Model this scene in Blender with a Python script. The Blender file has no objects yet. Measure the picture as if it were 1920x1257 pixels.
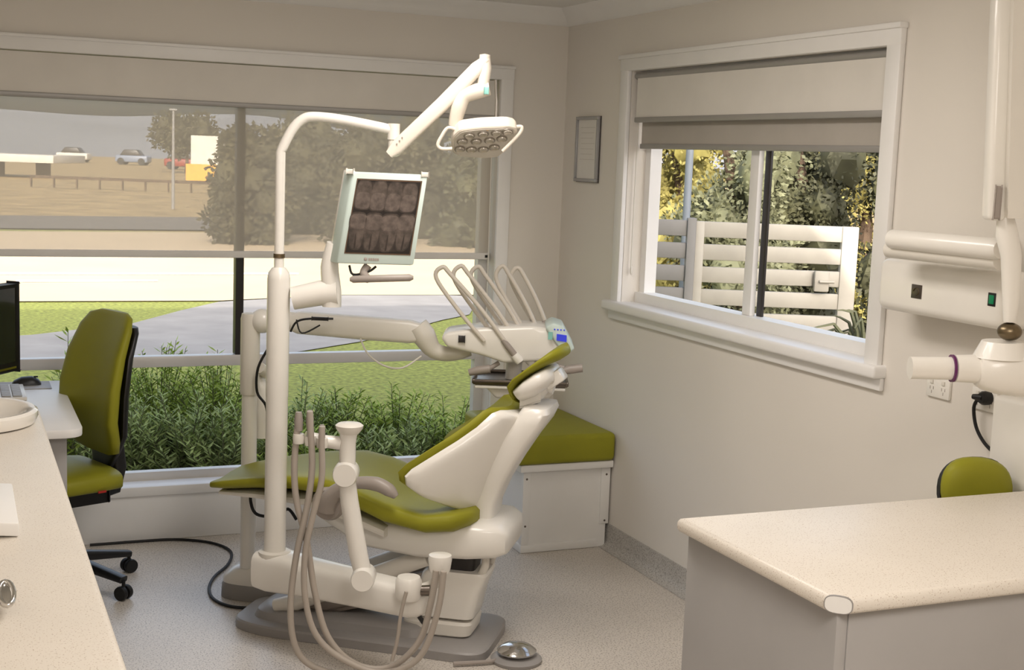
import bpy, bmesh, math, random
from mathutils import Vector as V, Matrix
random.seed(7)
R = math.radians
sc = bpy.context.scene
COL = sc.collection

# ---------------------------------------------------------------- camera
FPX = 2500.0
yaw, pit, rol = R(23.06), R(7.52), 0.038
CAM = V((0, 0, 1.70))
HF = V((math.sin(yaw), math.cos(yaw), 0))
Rt = V((math.cos(yaw), -math.sin(yaw), 0))
Fw = HF * math.cos(pit) + V((0, 0, -math.sin(pit)))
Up = HF * math.sin(pit) + V((0, 0, math.cos(pit)))
Xc = Rt * math.cos(rol) + Up * math.sin(rol)
Yc = -Rt * math.sin(rol) + Up * math.cos(rol)
cd = bpy.data.cameras.new('camera')
cam = bpy.data.objects.new('camera', cd)
COL.objects.link(cam)
cd.sensor_fit = 'HORIZONTAL'; cd.sensor_width = 36; cd.lens = FPX / 1920 * 36
cd.clip_start = 0.05; cd.clip_end = 2000
m = Matrix((Xc, Yc, -Fw)).transposed().to_4x4(); m.translation = CAM
cam.matrix_world = m
sc.camera = cam
sc.view_settings.view_transform = 'Standard'
sc.view_settings.look = 'None'

def ray(x, y): return Fw * FPX + Xc * (x - 960) + Yc * (628.5 - y)
def onz(x, y, z): d = ray(x, y); return CAM + d * ((z - CAM.z) / d.z)
def onx(x, y, X): d = ray(x, y); return CAM + d * (X / d.x)
def ony(x, y, Y): d = ray(x, y); return CAM + d * (Y / d.y)
def D(x, y, dist): d = ray(x, y); return CAM + d * (dist / d.dot(HF))
def onpl(x, y, p, n): d = ray(x, y); return CAM + d * ((p - CAM).dot(n) / d.dot(n))

# ---------------------------------------------------------------- materials
def lin(c):
    o = []
    for v in c[:3]:
        v = v / 255.0
        o.append(v / 12.92 if v <= 0.04045 else ((v + 0.055) / 1.055) ** 2.4)
    return (o[0], o[1], o[2], 1)

def pm(name, col, rough=0.5, metal=0.0, var=0.05, sc_=6.0, bump=0.0, bsc=120.0, speck=None, ssc=300.0, sth=0.62, coat=0.0, emit=0.0, spec=None):
    m = bpy.data.materials.new(name); m.use_nodes = True
    nt = m.node_tree; N = nt.nodes; L = nt.links
    b = N['Principled BSDF']
    b.inputs['Roughness'].default_value = rough
    b.inputs['Metallic'].default_value = metal
    if coat: b.inputs['Coat Weight'].default_value = coat
    if spec is not None: b.inputs['Specular IOR Level'].default_value = spec
    tc = N.new('ShaderNodeTexCoord')
    nz = N.new('ShaderNodeTexNoise'); nz.inputs['Scale'].default_value = sc_; nz.inputs['Detail'].default_value = 4
    L.new(tc.outputs['Object'], nz.inputs['Vector'])
    cr = N.new('ShaderNodeValToRGB')
    c = lin(col)
    cr.color_ramp.elements[0].position = 0.3; cr.color_ramp.elements[1].position = 0.7
    cr.color_ramp.elements[0].color = [max(0, x * (1 - var)) for x in c[:3]] + [1]
    cr.color_ramp.elements[1].color = [min(1, x * (1 + var)) for x in c[:3]] + [1]
    L.new(nz.outputs['Fac'], cr.inputs['Fac'])
    out = cr.outputs['Color']
    if speck:
        n2 = N.new('ShaderNodeTexNoise'); n2.inputs['Scale'].default_value = ssc; n2.inputs['Detail'].default_value = 1
        L.new(tc.outputs['Object'], n2.inputs['Vector'])
        r2 = N.new('ShaderNodeValToRGB'); r2.color_ramp.elements[0].position = sth; r2.color_ramp.elements[1].position = sth + 0.05
        L.new(n2.outputs['Fac'], r2.inputs['Fac'])
        mx = N.new('ShaderNodeMixRGB'); mx.inputs['Color2'].default_value = lin(speck)
        L.new(r2.outputs['Color'], mx.inputs['Fac']); L.new(out, mx.inputs['Color1'])
        out = mx.outputs['Color']
    L.new(out, b.inputs['Base Color'])
    if emit:
        L.new(out, b.inputs['Emission Color']); b.inputs['Emission Strength'].default_value = emit
    if bump:
        n3 = N.new('ShaderNodeTexNoise'); n3.inputs['Scale'].default_value = bsc; n3.inputs['Detail'].default_value = 5
        L.new(tc.outputs['Object'], n3.inputs['Vector'])
        bp = N.new('ShaderNodeBump'); bp.inputs['Strength'].default_value = bump; bp.inputs['Distance'].default_value = 0.01
        L.new(n3.outputs['Fac'], bp.inputs['Height']); L.new(bp.outputs['Normal'], b.inputs['Normal'])
    return m

def screenmat(name, col, op, weave=900):
    m = bpy.data.materials.new(name); m.use_nodes = True
    nt = m.node_tree; N = nt.nodes; L = nt.links; N.clear()
    o = N.new('ShaderNodeOutputMaterial'); mx = N.new('ShaderNodeMixShader'); t = N.new('ShaderNodeBsdfTransparent')
    d = N.new('ShaderNodeBsdfDiffuse'); d.inputs['Color'].default_value = lin(col)
    tl = N.new('ShaderNodeBsdfTranslucent'); tl.inputs['Color'].default_value = lin(col)
    m2 = N.new('ShaderNodeMixShader'); m2.inputs['Fac'].default_value = 0.35
    L.new(d.outputs[0], m2.inputs[1]); L.new(tl.outputs[0], m2.inputs[2])
    tc = N.new('ShaderNodeTexCoord'); nz = N.new('ShaderNodeTexNoise'); nz.inputs['Scale'].default_value = weave
    L.new(tc.outputs['Object'], nz.inputs['Vector'])
    ma = N.new('ShaderNodeMath'); ma.operation = 'MULTIPLY_ADD'; ma.inputs[1].default_value = 0.1; ma.inputs[2].default_value = op - 0.05
    L.new(nz.outputs['Fac'], ma.inputs[0]); L.new(ma.outputs[0], mx.inputs['Fac'])
    L.new(t.outputs[0], mx.inputs[1]); L.new(m2.outputs[0], mx.inputs[2]); L.new(mx.outputs[0], o.inputs['Surface'])
    return m

Mt = dict(
    wall=pm('wall_paint', (228, 222, 213), 0.7, var=0.02, sc_=1.5, bump=0.03, bsc=200),
    ceil=pm('ceiling_paint', (232, 229, 224), 0.8, var=0.02),
    trim=pm('trim_paint', (240, 238, 235), 0.4, var=0.02),
    floor=pm('speckled_vinyl', (214, 206, 196), 0.34, var=0.05, sc_=3, speck=(160, 150, 140), ssc=170, sth=0.57),
    cove=pm('cove_vinyl', (188, 184, 178), 0.45, var=0.05, speck=(146, 141, 134), ssc=200, sth=0.55),
    white=pm('white_plastic', (238, 234, 226), 0.3, var=0.02, coat=0.3),
    white2=pm('off_white_plastic', (226, 221, 211), 0.35, var=0.02),
    greyp=pm('taupe_plastic', (160, 150, 142), 0.4, var=0.04),
    base=pm('grey_base_paint', (152, 148, 145), 0.45, var=0.04),
    green=pm('green_vinyl', (144, 142, 40), 0.48, var=0.07, sc_=4, bump=0.05, bsc=400, spec=0.2),
    black=pm('black_plastic', (18, 17, 18), 0.4, var=0.1),
    rubber=pm('black_rubber', (14, 13, 13), 0.6, var=0.1),
    chrome=pm('chrome', (210, 208, 205), 0.12, 1.0, var=0.03),
    steel=pm('brushed_steel', (120, 112, 105), 0.3, 1.0, var=0.05),
    lam=pm('speckled_laminate', (226, 218, 206), 0.42, var=0.02, speck=(186, 170, 153), ssc=300, sth=0.64),
    lamgrey=pm('grey_laminate', (168, 165, 163), 0.5, var=0.03),
    blind=pm('block_out_fabric', (226, 221, 213), 0.85, var=0.03, bump=0.05, bsc=600),
    rail=pm('grey_rail', (158, 155, 151), 0.4, 0.2, var=0.03),
    hem=pm('pale_hem', (226, 222, 216), 0.6, var=0.03),
    alu=pm('aluminium', (216, 213, 210), 0.35, 0.1, var=0.03),
    dark=pm('dark_bronze', (42, 38, 38), 0.4, var=0.08),
    teal=pm('pale_teal_plastic', (205, 220, 213), 0.35, var=0.03),
    scr=pm('xray_screen', (26, 20, 17), 0.3, var=0.3, sc_=14, emit=0.12),
    gum=pm('xray_bone', (46, 37, 32), 0.4, var=0.5, sc_=40, emit=0.15),
    tooth0=pm('xray_tooth_edge', (58, 49, 43), 0.4, var=0.4, sc_=50, emit=0.18),
    tooth=pm('xray_tooth', (74, 64, 57), 0.4, var=0.45, sc_=50, emit=0.2),
    crown=pm('xray_crown', (86, 75, 68), 0.4, var=0.4, sc_=50, emit=0.22),
    scrfr=pm('screen_border', (98, 76, 58), 0.3, var=0.1),
    dscr=pm('dark_screen', (34, 40, 36), 0.12, var=0.3, sc_=6),
    hose=pm('grey_hose', (174, 164, 153), 0.45, var=0.05),
    whip=pm('pale_whip', (212, 204, 192), 0.4, var=0.04),
    led=pm('lamp_lens', (196, 188, 176), 0.15, 0.2, var=0.2, sc_=60),
    ledr=pm('lens_ring', (150, 142, 132), 0.3, 0.2, var=0.1),
    ledf=pm('lamp_face', (218, 211, 200), 0.25, 0.1, var=0.05),
    lampw=pm('lamp_shell', (226, 217, 203), 0.35, var=0.02),
    amber=pm('amber_mark', (220, 150, 40), 0.4, emit=0.1),
    blue=pm('blue_display', (50, 60, 190), 0.3, var=0.1, emit=0.5),
    aqua=pm('aqua_label', (140, 200, 190), 0.4),
    brass=pm('brass', (120, 106, 84), 0.35, 1.0),
    purple=pm('purple_ring', (96, 30, 90), 0.3),
    greenled=pm('green_switch', (10, 110, 70), 0.3, emit=0.3),
    paper=pm('certificate_paper', (226, 222, 216), 0.5, var=0.02),
    ink=pm('faint_ink', (204, 198, 190), 0.6),
    silver=pm('silver_frame', (172, 172, 174), 0.3, 0.5, var=0.05),
    edge=pm('dark_frame_edge', (96, 92, 88), 0.4, 0.3),
    box=pm('white_timber', (238, 236, 232), 0.45, var=0.02),
    porc=pm('porcelain', (238, 233, 225), 0.12, var=0.02, coat=0.5),
    red=pm('red_tag', (170, 40, 30), 0.5),
    grass=pm('grass', (136, 142, 64), 0.9, var=0.45, sc_=22, bump=0.8, bsc=90),
    verge=pm('dry_grass', (158, 134, 92), 0.9, var=0.3, sc_=.8, bump=0.4, bsc=30),
    soil=pm('soil', (86, 82, 58), 0.95, var=0.3, bump=0.5, bsc=40),
    path=pm('concrete_path', (146, 142, 138), 0.85, var=0.12, sc_=2),
    road=pm('road', (202, 180, 148), 0.8, var=0.06, sc_=0.6),
    line=pm('road_line', (250, 247, 238), 0.7),
    asph=pm('asphalt', (104, 98, 92), 0.85, var=0.12, sc_=3),
    leafd=pm('dark_leaf', (72, 72, 48), 0.7, var=0.5, sc_=1.4),
    leafo=pm('olive_leaf', (62, 58, 36), 0.8, var=0.45, sc_=1.2),
    leafm=pm('mid_leaf', (104, 106, 80), 0.65, var=0.5, sc_=2),
    leafy=pm('yellow_leaf', (138, 130, 76), 0.65, var=0.5, sc_=2.5, spec=.2),
    leafs=pm('shrub_leaf', (158, 180, 84), 0.55, var=0.4, sc_=4, spec=0.25),
    leafg=pm('grey_green_leaf', (168, 186, 122), 0.55, var=0.35, sc_=4, spec=0.25),
    bark=pm('bark', (84, 68, 54), 0.9, var=0.3, bump=0.5),
    hill=pm('hills', (128, 130, 134), 1.0, var=0.15, sc_=0.02),
    gate=pm('cream_gate_paint', (162, 157, 147), 0.5, var=0.06),
    fence=pm('shaded_fence_paint', (122, 120, 118), 0.6, var=0.06),  # darker than the gate: shade on the left slats put into the colour
    bluep=pm('blue_grey_post', (128, 136, 146), 0.5),
    cred=pm('red_car_paint', (130, 48, 38), 0.3), cyel=pm('yellow_paint', (206, 150, 50), 0.4), cblu=pm('blue_car_paint', (110, 120, 138), 0.3),
    pale=pm('far_pale_wall', (196, 190, 180), 0.6),
    shade_roof=pm('shade_roof_sheet', (120, 110, 104), 0.7),
)
SUNS = screenmat('sunscreen_mesh', (212, 200, 184), 0.70)

# ---------------------------------------------------------------- mesh helpers
ROOT = {}
class MB:
    def __init__(s): s.bm = bmesh.new()
    def _add(s, b):
        me = bpy.data.meshes.new('t'); b.to_mesh(me); b.free(); s.bm.from_mesh(me); bpy.data.meshes.remove(me); return s
    def obox(s, c, ax, ay, az, bev=0, seg=2):
        b = bmesh.new(); bmesh.ops.create_cube(b, size=2)
        c, ax, ay, az = V(c), V(ax), V(ay), V(az)
        for v in b.verts: v.co = c + ax * v.co.x + ay * v.co.y + az * v.co.z
        if bev: bmesh.ops.bevel(b, geom=b.edges[:], offset=bev, segments=seg, profile=0.5, affect='EDGES')
        return s._add(b)
    def box(s, lo, hi, bev=0, seg=2):
        lo, hi = V(lo), V(hi); c = (lo + hi) / 2; d = (hi - lo) / 2
        return s.obox(c, (d.x, 0, 0), (0, d.y, 0), (0, 0, d.z), bev, seg)
    def loft(s, rings, caps=True, closed=True):
        bm = s.bm; vr = [[bm.verts.new(p) for p in r] for r in rings]; n = len(vr[0])
        for i in range(len(vr) - 1):
            for k in range(n if closed else n - 1):
                k2 = (k + 1) % n
                bm.faces.new((vr[i][k], vr[i][k2], vr[i + 1][k2], vr[i + 1][k]))
        if caps and closed:
            bm.faces.new(vr[0][::-1]); bm.faces.new(vr[-1])
        return s
    def tube(s, pts, r, n=12, sm=0):
        pts = [V(p) for p in pts]
        rs = list(r) if isinstance(r, (list, tuple)) else [r] * len(pts)
        if sm: pts, rs = smooth(pts, rs, sm)
        T = []
        for i in range(len(pts)):
            a = pts[max(i - 1, 0)]; b = pts[min(i + 1, len(pts) - 1)]
            T.append((b - a).normalized() if (b - a).length > 1e-9 else V((0, 0, 1)))
        u = T[0].orthogonal().normalized(); rings = []
        for i, p in enumerate(pts):
            u = (u - T[i] * u.dot(T[i]));
            u = u.normalized() if u.length > 1e-6 else T[i].orthogonal().normalized()
            w = T[i].cross(u)
            rings.append([p + (u * math.cos(2 * math.pi * k / n) + w * math.sin(2 * math.pi * k / n)) * rs[i] for k in range(n)])
        return s.loft(rings)
    def lathe(s, prof, c, axis=(0, 0, 1), n=28):
        c = V(c); ax = V(axis).normalized(); u = ax.orthogonal().normalized(); w = ax.cross(u)
        return s.loft([[c + ax * z + (u * math.cos(2 * math.pi * k / n) + w * math.sin(2 * math.pi * k / n)) * max(r, 1e-4) for k in range(n)] for r, z in prof])
    def ell(s, c, ax, ay, az, sub=3):
        b = bmesh.new(); bmesh.ops.create_icosphere(b, subdivisions=sub, radius=1)
        c, ax, ay, az = V(c), V(ax), V(ay), V(az)
        for v in b.verts: v.co = c + ax * v.co.x + ay * v.co.y + az * v.co.z
        return s._add(b)
    def prism(s, poly, vec, bev=0, seg=2):
        b = bmesh.new(); vec = V(vec)
        f = b.faces.new([b.verts.new(V(p)) for p in poly])
        r = bmesh.ops.extrude_face_region(b, geom=[f])
        for e in r['geom']:
            if isinstance(e, bmesh.types.BMVert): e.co += vec
        bmesh.ops.recalc_face_normals(b, faces=b.faces[:])
        if bev: bmesh.ops.bevel(b, geom=b.edges[:], offset=bev, segments=seg, profile=0.5, affect='EDGES')
        return s._add(b)
    def poly(s, pts):
        s.bm.faces.new([s.bm.verts.new(V(p)) for p in pts]); return s
    def build(s, name, mat, parent=None, label=None, ang=38, flat=False, recalc=True, subdiv=0):
        bm = s.bm
        if recalc: bmesh.ops.recalc_face_normals(bm, faces=bm.faces[:])
        if parent is not None: off = ROOT[parent.name]
        else:
            xs = [v.co.x for v in bm.verts]; ys = [v.co.y for v in bm.verts]; zs = [v.co.z for v in bm.verts]
            off = V(((min(xs) + max(xs)) / 2, (min(ys) + max(ys)) / 2, min(zs)))
        for v in bm.verts: v.co -= off
        me = bpy.data.meshes.new(name); bm.to_mesh(me); bm.free()
        me.polygons.foreach_set('use_smooth', [not flat] * len(me.polygons))
        if not flat: me.set_sharp_from_angle(angle=R(ang))
        me.materials.append(mat if not isinstance(mat, str) else Mt[mat])
        o = bpy.data.objects.new(name, me); COL.objects.link(o)
        if parent is not None: o.parent = parent
        else: o.location = off
        if label: o['label'] = label
        ROOT[o.name] = off
        return o

def smooth(pts, rs, k):
    P, Q = [], []
    n = len(pts)
    for i in range(n - 1):
        p0, p1, p2, p3 = pts[max(i - 1, 0)], pts[i], pts[i + 1], pts[min(i + 2, n - 1)]
        for j in range(k):
            t = j / k
            P.append(0.5 * ((2 * p1) + (p2 - p0) * t + (2 * p0 - 5 * p1 + 4 * p2 - p3) * t * t + (3 * p1 - p0 - 3 * p2 + p3) * t ** 3))
            Q.append(rs[i] * (1 - t) + rs[i + 1] * t)
    P.append(pts[-1]); Q.append(rs[-1])
    return P, Q

def thing(name, label, cat, loc, group=None):
    o = bpy.data.objects.new(name, None); COL.objects.link(o); o.location = V(loc)
    o.empty_display_size = 0.1
    o['label'] = label; o['category'] = cat
    if group: o['group'] = group
    ROOT[o.name] = V(loc); return o
def tag(o, label, cat, group=None, kind=None):
    o['label'] = label; o['category'] = cat
    if group: o['group'] = group
    if kind: o['kind'] = kind
    return o
def struct(o, label=None):
    o['kind'] = 'structure'
    if label: o['label'] = label
    return o
def sg(x, e): return math.copysign(abs(x) ** e, x)

# ================================================================ ROOM
X0, Y0, ZC = 2.70, 5.80, 2.40
XL, YF = -0.42, -1.6
struct(MB().box((XL - .16, YF - .16, -.10), (X0 + .16, Y0 + .16, 0)).build('floor', 'floor'), 'pale speckled vinyl floor')
struct(MB().box((XL - .16, YF - .16, ZC), (X0 + .16, Y0 + .16, ZC + .1)).build('ceiling', 'ceil'), 'white painted ceiling')
struct(MB().box((XL - 3.3, YF - .3, 2.56), (X0 + .3, Y0 + .3, 4.7)).build('shade_roof', 'shade_roof'), 'unseen block over the room, raised to cast shade on the drive')  # out of view, made this tall so its shadow reaches across the drive
wx0, wx1, wz0, wz1 = 0.0, 2.36, 0.24, 2.06
b = MB()
b.box((XL - .16, Y0, -.2), (wx0, Y0 + .16, 2.55)); b.box((wx1, Y0, -.2), (X0 + .16, Y0 + .16, 2.55))
b.box((wx0, Y0, wz1), (wx1, Y0 + .16, 2.55)); b.box((wx0, Y0, -.2), (wx1, Y0 + .16, wz0))
struct(b.build('wall_back', 'wall'), 'cream wall around the wide front window')
vy0, vy1, vz0, vz1 = 3.43, 5.14, 1.10, 2.09
b = MB()
b.box((X0, YF - .16, -.2), (X0 + .16, vy0, 2.55)); b.box((X0, vy1, -.2), (X0 + .16, Y0, 2.55))
b.box((X0, vy0, vz1), (X0 + .16, vy1, 2.55)); b.box((X0, vy0, -.2), (X0 + .16, vy1, vz0))
struct(b.build('wall_right', 'wall'), 'cream side wall with the sliding window')
struct(MB().box((XL - .16, YF, -.2), (XL, Y0, 2.55)).build('wall_left', 'wall'))
struct(MB().box((XL - .16, YF - .16, -.2), (X0 + .16, YF, 2.55)).build('wall_front', 'wall'))

# cornices
def cornice(name, a, bb, inn):
    a, bb, inn = V(a), V(bb), V(inn); prof = [(0, 0), (0.075, 0), (0.07, -.012), (0.045, -.028), (0.026, -.05), (0.014, -.07), (0, -.075)]
    mb = MB(); mb.loft([[p + inn * u + V((0, 0, w)) for u, w in prof] for p in (a, bb)])
    return struct(mb.build(name, 'trim', ang=60), 'white cove cornice')
cornice('trim_1', (XL, Y0, ZC), (X0, Y0, ZC), (0, -1, 0))
cornice('trim_2', (X0, Y0, ZC), (X0, YF, ZC), (-1, 0, 0))
def cove(name, a, bb, inn):
    a, bb, inn = V(a), V(bb), V(inn); prof = [(0, .10), (.006, .10), (.007, .03), (.014, .012), (.03, .003), (.05, 0.0), (0, 0)]
    return struct(MB().loft([[p + inn * u + V((0, 0, w)) for u, w in prof] for p in (a, bb)]).build(name, 'cove', ang=60), 'grey speckled vinyl skirting')
cove('baseboard_right', (X0, Y0, 0.001), (X0, YF, 0.001), (-1, 0, 0))
b = MB(); b.box((XL, Y0 - .035, 0), (wx1 + .065, Y0, .20), .004); b.box((wx0, Y0 - .05, .20), (wx1, Y0 + .06, .243), .006)
struct(b.build('baseboard_back', 'trim'), 'white plinth board under the wide window')
# architraves
b = MB(); b.box((wx1, Y0 - .022, .2), (wx1 + .064, Y0, wz1 + .055), .006); b.box((wx0 - .064, Y0 - .022, .2), (wx0, Y0, wz1 + .055), .006)
b.box((wx0 - .065, Y0 - .024, wz1), (wx1 + .065, Y0, wz1 + .062), .006); b.box((wx0 - .067, Y0 - .032, wz1 + .05), (wx1 + .067, Y0, wz1 + .064), .004)
struct(b.build('trim_3', 'trim'), 'white architrave of the wide window')
b = MB()
b.box((X0 - .022, vy1, vz0), (X0, vy1 + .069, vz1 + .06), .006); b.box((X0 - .022, vy0 - .069, vz0), (X0, vy0, vz1 + .06), .006)
b.box((X0 - .024, vy0 - .07, vz1), (X0, vy1 + .07, vz1 + .066), .006); b.box((X0 - .034, vy0 - .075, vz1 + .05), (X0, vy1 + .075, vz1 + .068), .004)
struct(b.build('trim_4', 'trim'), 'white architrave of the sliding window')
b = MB(); b.box((X0 - .05, vy0 - .09, 1.06), (X0 + .10, vy1 + .10, 1.102), .010, 3); b.box((X0 - .018, vy0 - .085, 1.02), (X0, vy1 + .09, 1.062), .005)
struct(b.build('trim_5', 'trim'), 'white window sill on the side wall')

# windows (frame bars butt against each other)
w1 = MB()
fy0, fy1 = Y0 + .085, Y0 + .13
w1.box((wx0, fy0, wz0 + .035), (wx0 + .04, fy1, wz1 - .04)); w1.box((wx1 - .045, fy0, wz0 + .035), (wx1, fy1, wz1 - .04)); w1.box((wx0, fy0, wz1 - .04), (wx1, fy1, wz1)); w1.box((wx0, fy0, wz0), (wx1, fy1, wz0 + .035))
w1.box((wx0 + .04, fy0 - .01, .742), (wx1 - .045, fy1 - .002, .79), .004)
win1 = struct(w1.build('window_1', 'alu'), 'wide fixed window facing the road')
MB().box((1.167, fy0 - .008, .79), (1.203, fy1 + .005, wz1 - .04), .003).build('mullion', 'dark', win1, 'dark centre mullion')
w2 = MB(); fx0, fx1 = X0 + .085, X0 + .14; zb = vz0 + .0
w2.box((fx0, vy0, zb + .045), (fx1, vy0 + .04, vz1 - .04)); w2.box((fx0, vy1 - .045, zb + .045), (fx1, vy1, vz1 - .04)); w2.box((fx0, vy0, vz1 - .04), (fx1, vy1, vz1)); w2.box((fx0 - .02, vy0, zb), (fx1, vy1, zb + .045))
w2.box((fx0 + .002, 4.262, zb + .045), (fx1 - .03, 4.318, vz1 - .04), .003)
win2 = struct(w2.build('window_2', 'trim'), 'white sliding window in the side wall')
MB().box((fx0 + .03, 4.225, zb + .045), (fx0 + .04, 4.262, vz1 - .04), .002).build('meeting_stile', 'dark', win2, 'dark stile of the sliding sash')

# blinds
def blind(name, label, plane, p, u0, u1, zb_, zt, mat, railmat, hh=.011):
    def P(u, z, o=0): return V((u, p + o, z)) if plane == 'y' else V((p + o, u, z))
    r = thing(name, label, 'roller blind', P((u0 + u1) / 2, zb_))
    f = MB(); f.obox(P((u0 + u1) / 2, (zb_ + zt) / 2), P((u1 - u0) / 2, 0) - P(0, 0), P(0, (zt - zb_) / 2) - P(0, 0), (P(0, 0, .0006) - P(0, 0)))
    if mat is SUNS:
        f.bm.free(); f = MB(); f.poly([P(u0, zb_), P(u1, zb_), P(u1, zt), P(u0, zt)])
    f.build('fabric', mat, r, flat=True)
    MB().obox(P((u0 + u1) / 2, zb_), P((u1 - u0) / 2, 0) - P(0, 0), V((0, 0, hh)), (P(0, 0, .009) - P(0, 0)), .004).build('bottom_rail', railmat, r)
    return r
r = blind('roller_blind', 'cream block-out roller blind half raised across the wide road window', 'y', Y0 + .012, wx0 + .01, wx1 - .01, 1.885, wz1 - .004, 'blind', 'rail')
r = blind('roller_blind', 'see-through mesh roller blind lowered over the wide road window', 'y', Y0 + .045, wx0 + .01, wx1 - .012, 1.240, wz1 - .01, SUNS, 'hem', .015)
MB().box((wx1 - .03, Y0 + .036, 1.234), (wx1 - .011, Y0 + .033, 1.246)).build('rail_cap', 'black', r)
MB().tube([(wx1 - .022, Y0 + .02, 2.02), (wx1 - .018, Y0 + .02, 1.0), (wx1 - .02, Y0 + .02, .9)], .003, 6).build('pull_chain', 'white2', r)
r = blind('roller_blind', 'cream block-out roller blind short over the sliding side window', 'x', X0 + .012, vy0 + .005, vy1 - .03, 1.885, vz1 - .03, 'blind', 'rail')
MB().tube([(X0 + .02, vy0 + .01, vz1 - .02), (X0 + .02, vy1 - .01, vz1 - .02)], .014, 12).build('roller', 'rail', r)
r = blind('roller_blind', 'grey mesh roller blind showing just below the cream one on the side window', 'x', X0 + .05, vy0 + .015, vy1 - .02, 1.775, vz1 - .02, pm('grey_mesh', (182, 175, 166), 0.8, var=0.04, bump=.1, bsc=500), 'rail')
MB().tube([(X0 + .03, vy1 - .02, 2.0), (X0 + .028, vy1 - .02, 1.25), (X0 + .03, vy1 - .02, 1.24)], .003, 6).ell((X0 + .03, vy1 - .02, 1.24), (.006, 0, 0), (0, .006, 0), (0, 0, .02), 2).build('pull_chain', 'white2', r)

c = onz(872, -12, ZC)
MB().lathe([(0, 0), (.085, 0), (.09, -.006), (.075, -.014), (0, -.014)], c).build('ceiling_vent', 'trim')
tag(bpy.data.objects['ceiling_vent'], 'small round white vent on the ceiling near the corner', 'ceiling vent')

# certificate on the right wall
pA, pB, pC, pD_ = onx(1088, 219, X0), onx(1129, 219, X0), onx(1122, 342, X0), onx(1081, 340, X0)
ya, yb = (pA.y + pD_.y) / 2, (pB.y + pC.y) / 2; zt, zl = (pA.z + pB.z) / 2, (pC.z + pD_.z) / 2
r = thing('picture_frame', 'silver framed certificate hanging on the cream wall near the corner', 'picture frame', (X0, (ya + yb) / 2, zl))
b = MB(); fw = .014
for lo, hi in (((X0 - .02, yb, zl), (X0 - .005, ya, zl + fw)), ((X0 - .02, yb, zt - fw), (X0 - .005, ya, zt)), ((X0 - .019, yb, zl + fw), (X0 - .005, yb + fw, zt - fw)), ((X0 - .019, ya - fw, zl + fw), (X0 - .005, ya, zt - fw))): b.box(lo, hi, .002)
b.build('frame', 'silver', r)
MB().box((X0 - .0045, yb - .002, zl - .003), (X0, ya + .002, zt + .002)).build('backing_board', 'edge', r)
cert = MB().box((X0 - .010, yb + fw, zl + fw), (X0 - .0046, ya - fw, zt - fw)).build('certificate', 'paper', r)
b = MB()
for k in range(7): b.box((X0 - .011, yb + .04 + .01 * (k % 3), zt - .05 - k * .024), (X0 - .010, ya - .04 - .008 * (k % 2), zt - .048 - k * .024))
b.build('printed_lines', 'ink', cert)

# ================================================================ WINDOW SEAT
sx0, sx1, sy0, sy1 = 2.275, X0 - .008, 5.15, Y0 - .056
r = thing('storage_box', 'white timber box in the corner under the green cushion', 'box', ((sx0 + sx1) / 2, (sy0 + sy1) / 2, 0))
b = MB(); b.box((sx0 + .003, sy0 + .003, 0.001), (sx1 - .012, sy1, .365))
b.build('body', 'box', r)
b = MB(); b.box((sx0 - .007, sy0 - .006, 0.001), (sx1 - .055, sy0 + .012, .035), .003); b.box((sx0 - .006, sy0 + .012, 0.001), (sx0 + .012, sy1 - .001, .034), .003)
b.box((sx0 - .004, sy0 - .004, .035), (sx0 + .03, sy0 + .02, .364), .002); b.box((sx1 - .045, sy0 - .004, .105), (sx1 - .001, sy0 + .01, .364), .002); b.build('plinth', 'box', r)
for qx in (sx0 + .012, sx1 - .02):
    for qz in (.12, .33):
        b = MB(); b.lathe([(0, 0), (.005, 0), (.004, .002), (0, .0025)], (qx, sy0 - .004, qz), (0, -1, 0), 12); b.build('screw', 'steel', r)
MB().box((sx0 - .03, sy0 - .03, .365), (sx1, sy1, .398), .006).build('lid', 'box', r)
o = MB().box((sx0 - .06, sy0 - .045, .399), (sx1, sy1, .525), .022, 4).build('seat_cushion', 'green')
tag(o, 'thick olive green vinyl cushion lying on the white corner box', 'cushion')

# ================================================================ DENTAL CHAIR
ef = V((-.82, .574, 0)).normalized(); nv = V((.574, .82, 0)).normalized(); NC = 4.42
def Wc(a, y, z): return ef * a + nv * (NC + y) + V((0, 0, z))
def cp(x, y, off):
    d = ray(x, y); t = (NC + off - CAM.dot(nv)) / d.dot(nv); return CAM + d * t
chair = thing('dental_chair', 'olive green dental patient chair with white shell, reclined backrest and grey floor plate', 'dental chair', Wc(1.42, 0, 0))
b = MB()
N = 40
def fp(st, a0, ah0, hw0, e1, e2, tap):
    rings = []
    for zz, ins in st:
        ring = []
        for k in range(N):
            cth, sth_ = math.cos(2 * math.pi * k / N), math.sin(2 * math.pi * k / N)
            a = a0 + (ah0 - ins) * sg(cth, e1); hw = hw0 - ins * .8
            ring.append(Wc(a, hw * sg(sth_, e2) * (1 - tap * sg(cth, .8)), zz))
        rings.append(ring)
    return rings
b.loft(fp(((0.001, 0), (.030, .0), (.036, .006), (.042, .03)), 1.42, .475, .195, .28, .34, .24)); b.build('floor_plate', 'base', chair, ang=28)
b = MB(); b.loft(fp(((.041, .0), (.066, .012), (.078, .03), (.082, .05)), 1.50, .33, .145, .35, .4, .1)); b.build('plate_cover', 'base', chair, ang=28)
for yy_ in (-.10, .10):
    b = MB(); b.tube([Wc(1.74, yy_, .09), Wc(1.66, yy_, .11), Wc(1.26, yy_, .29), Wc(1.18, yy_, .32)], [.022, .03, .032, .026], 14); b.build('lift_arm', 'white2', chair)
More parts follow.
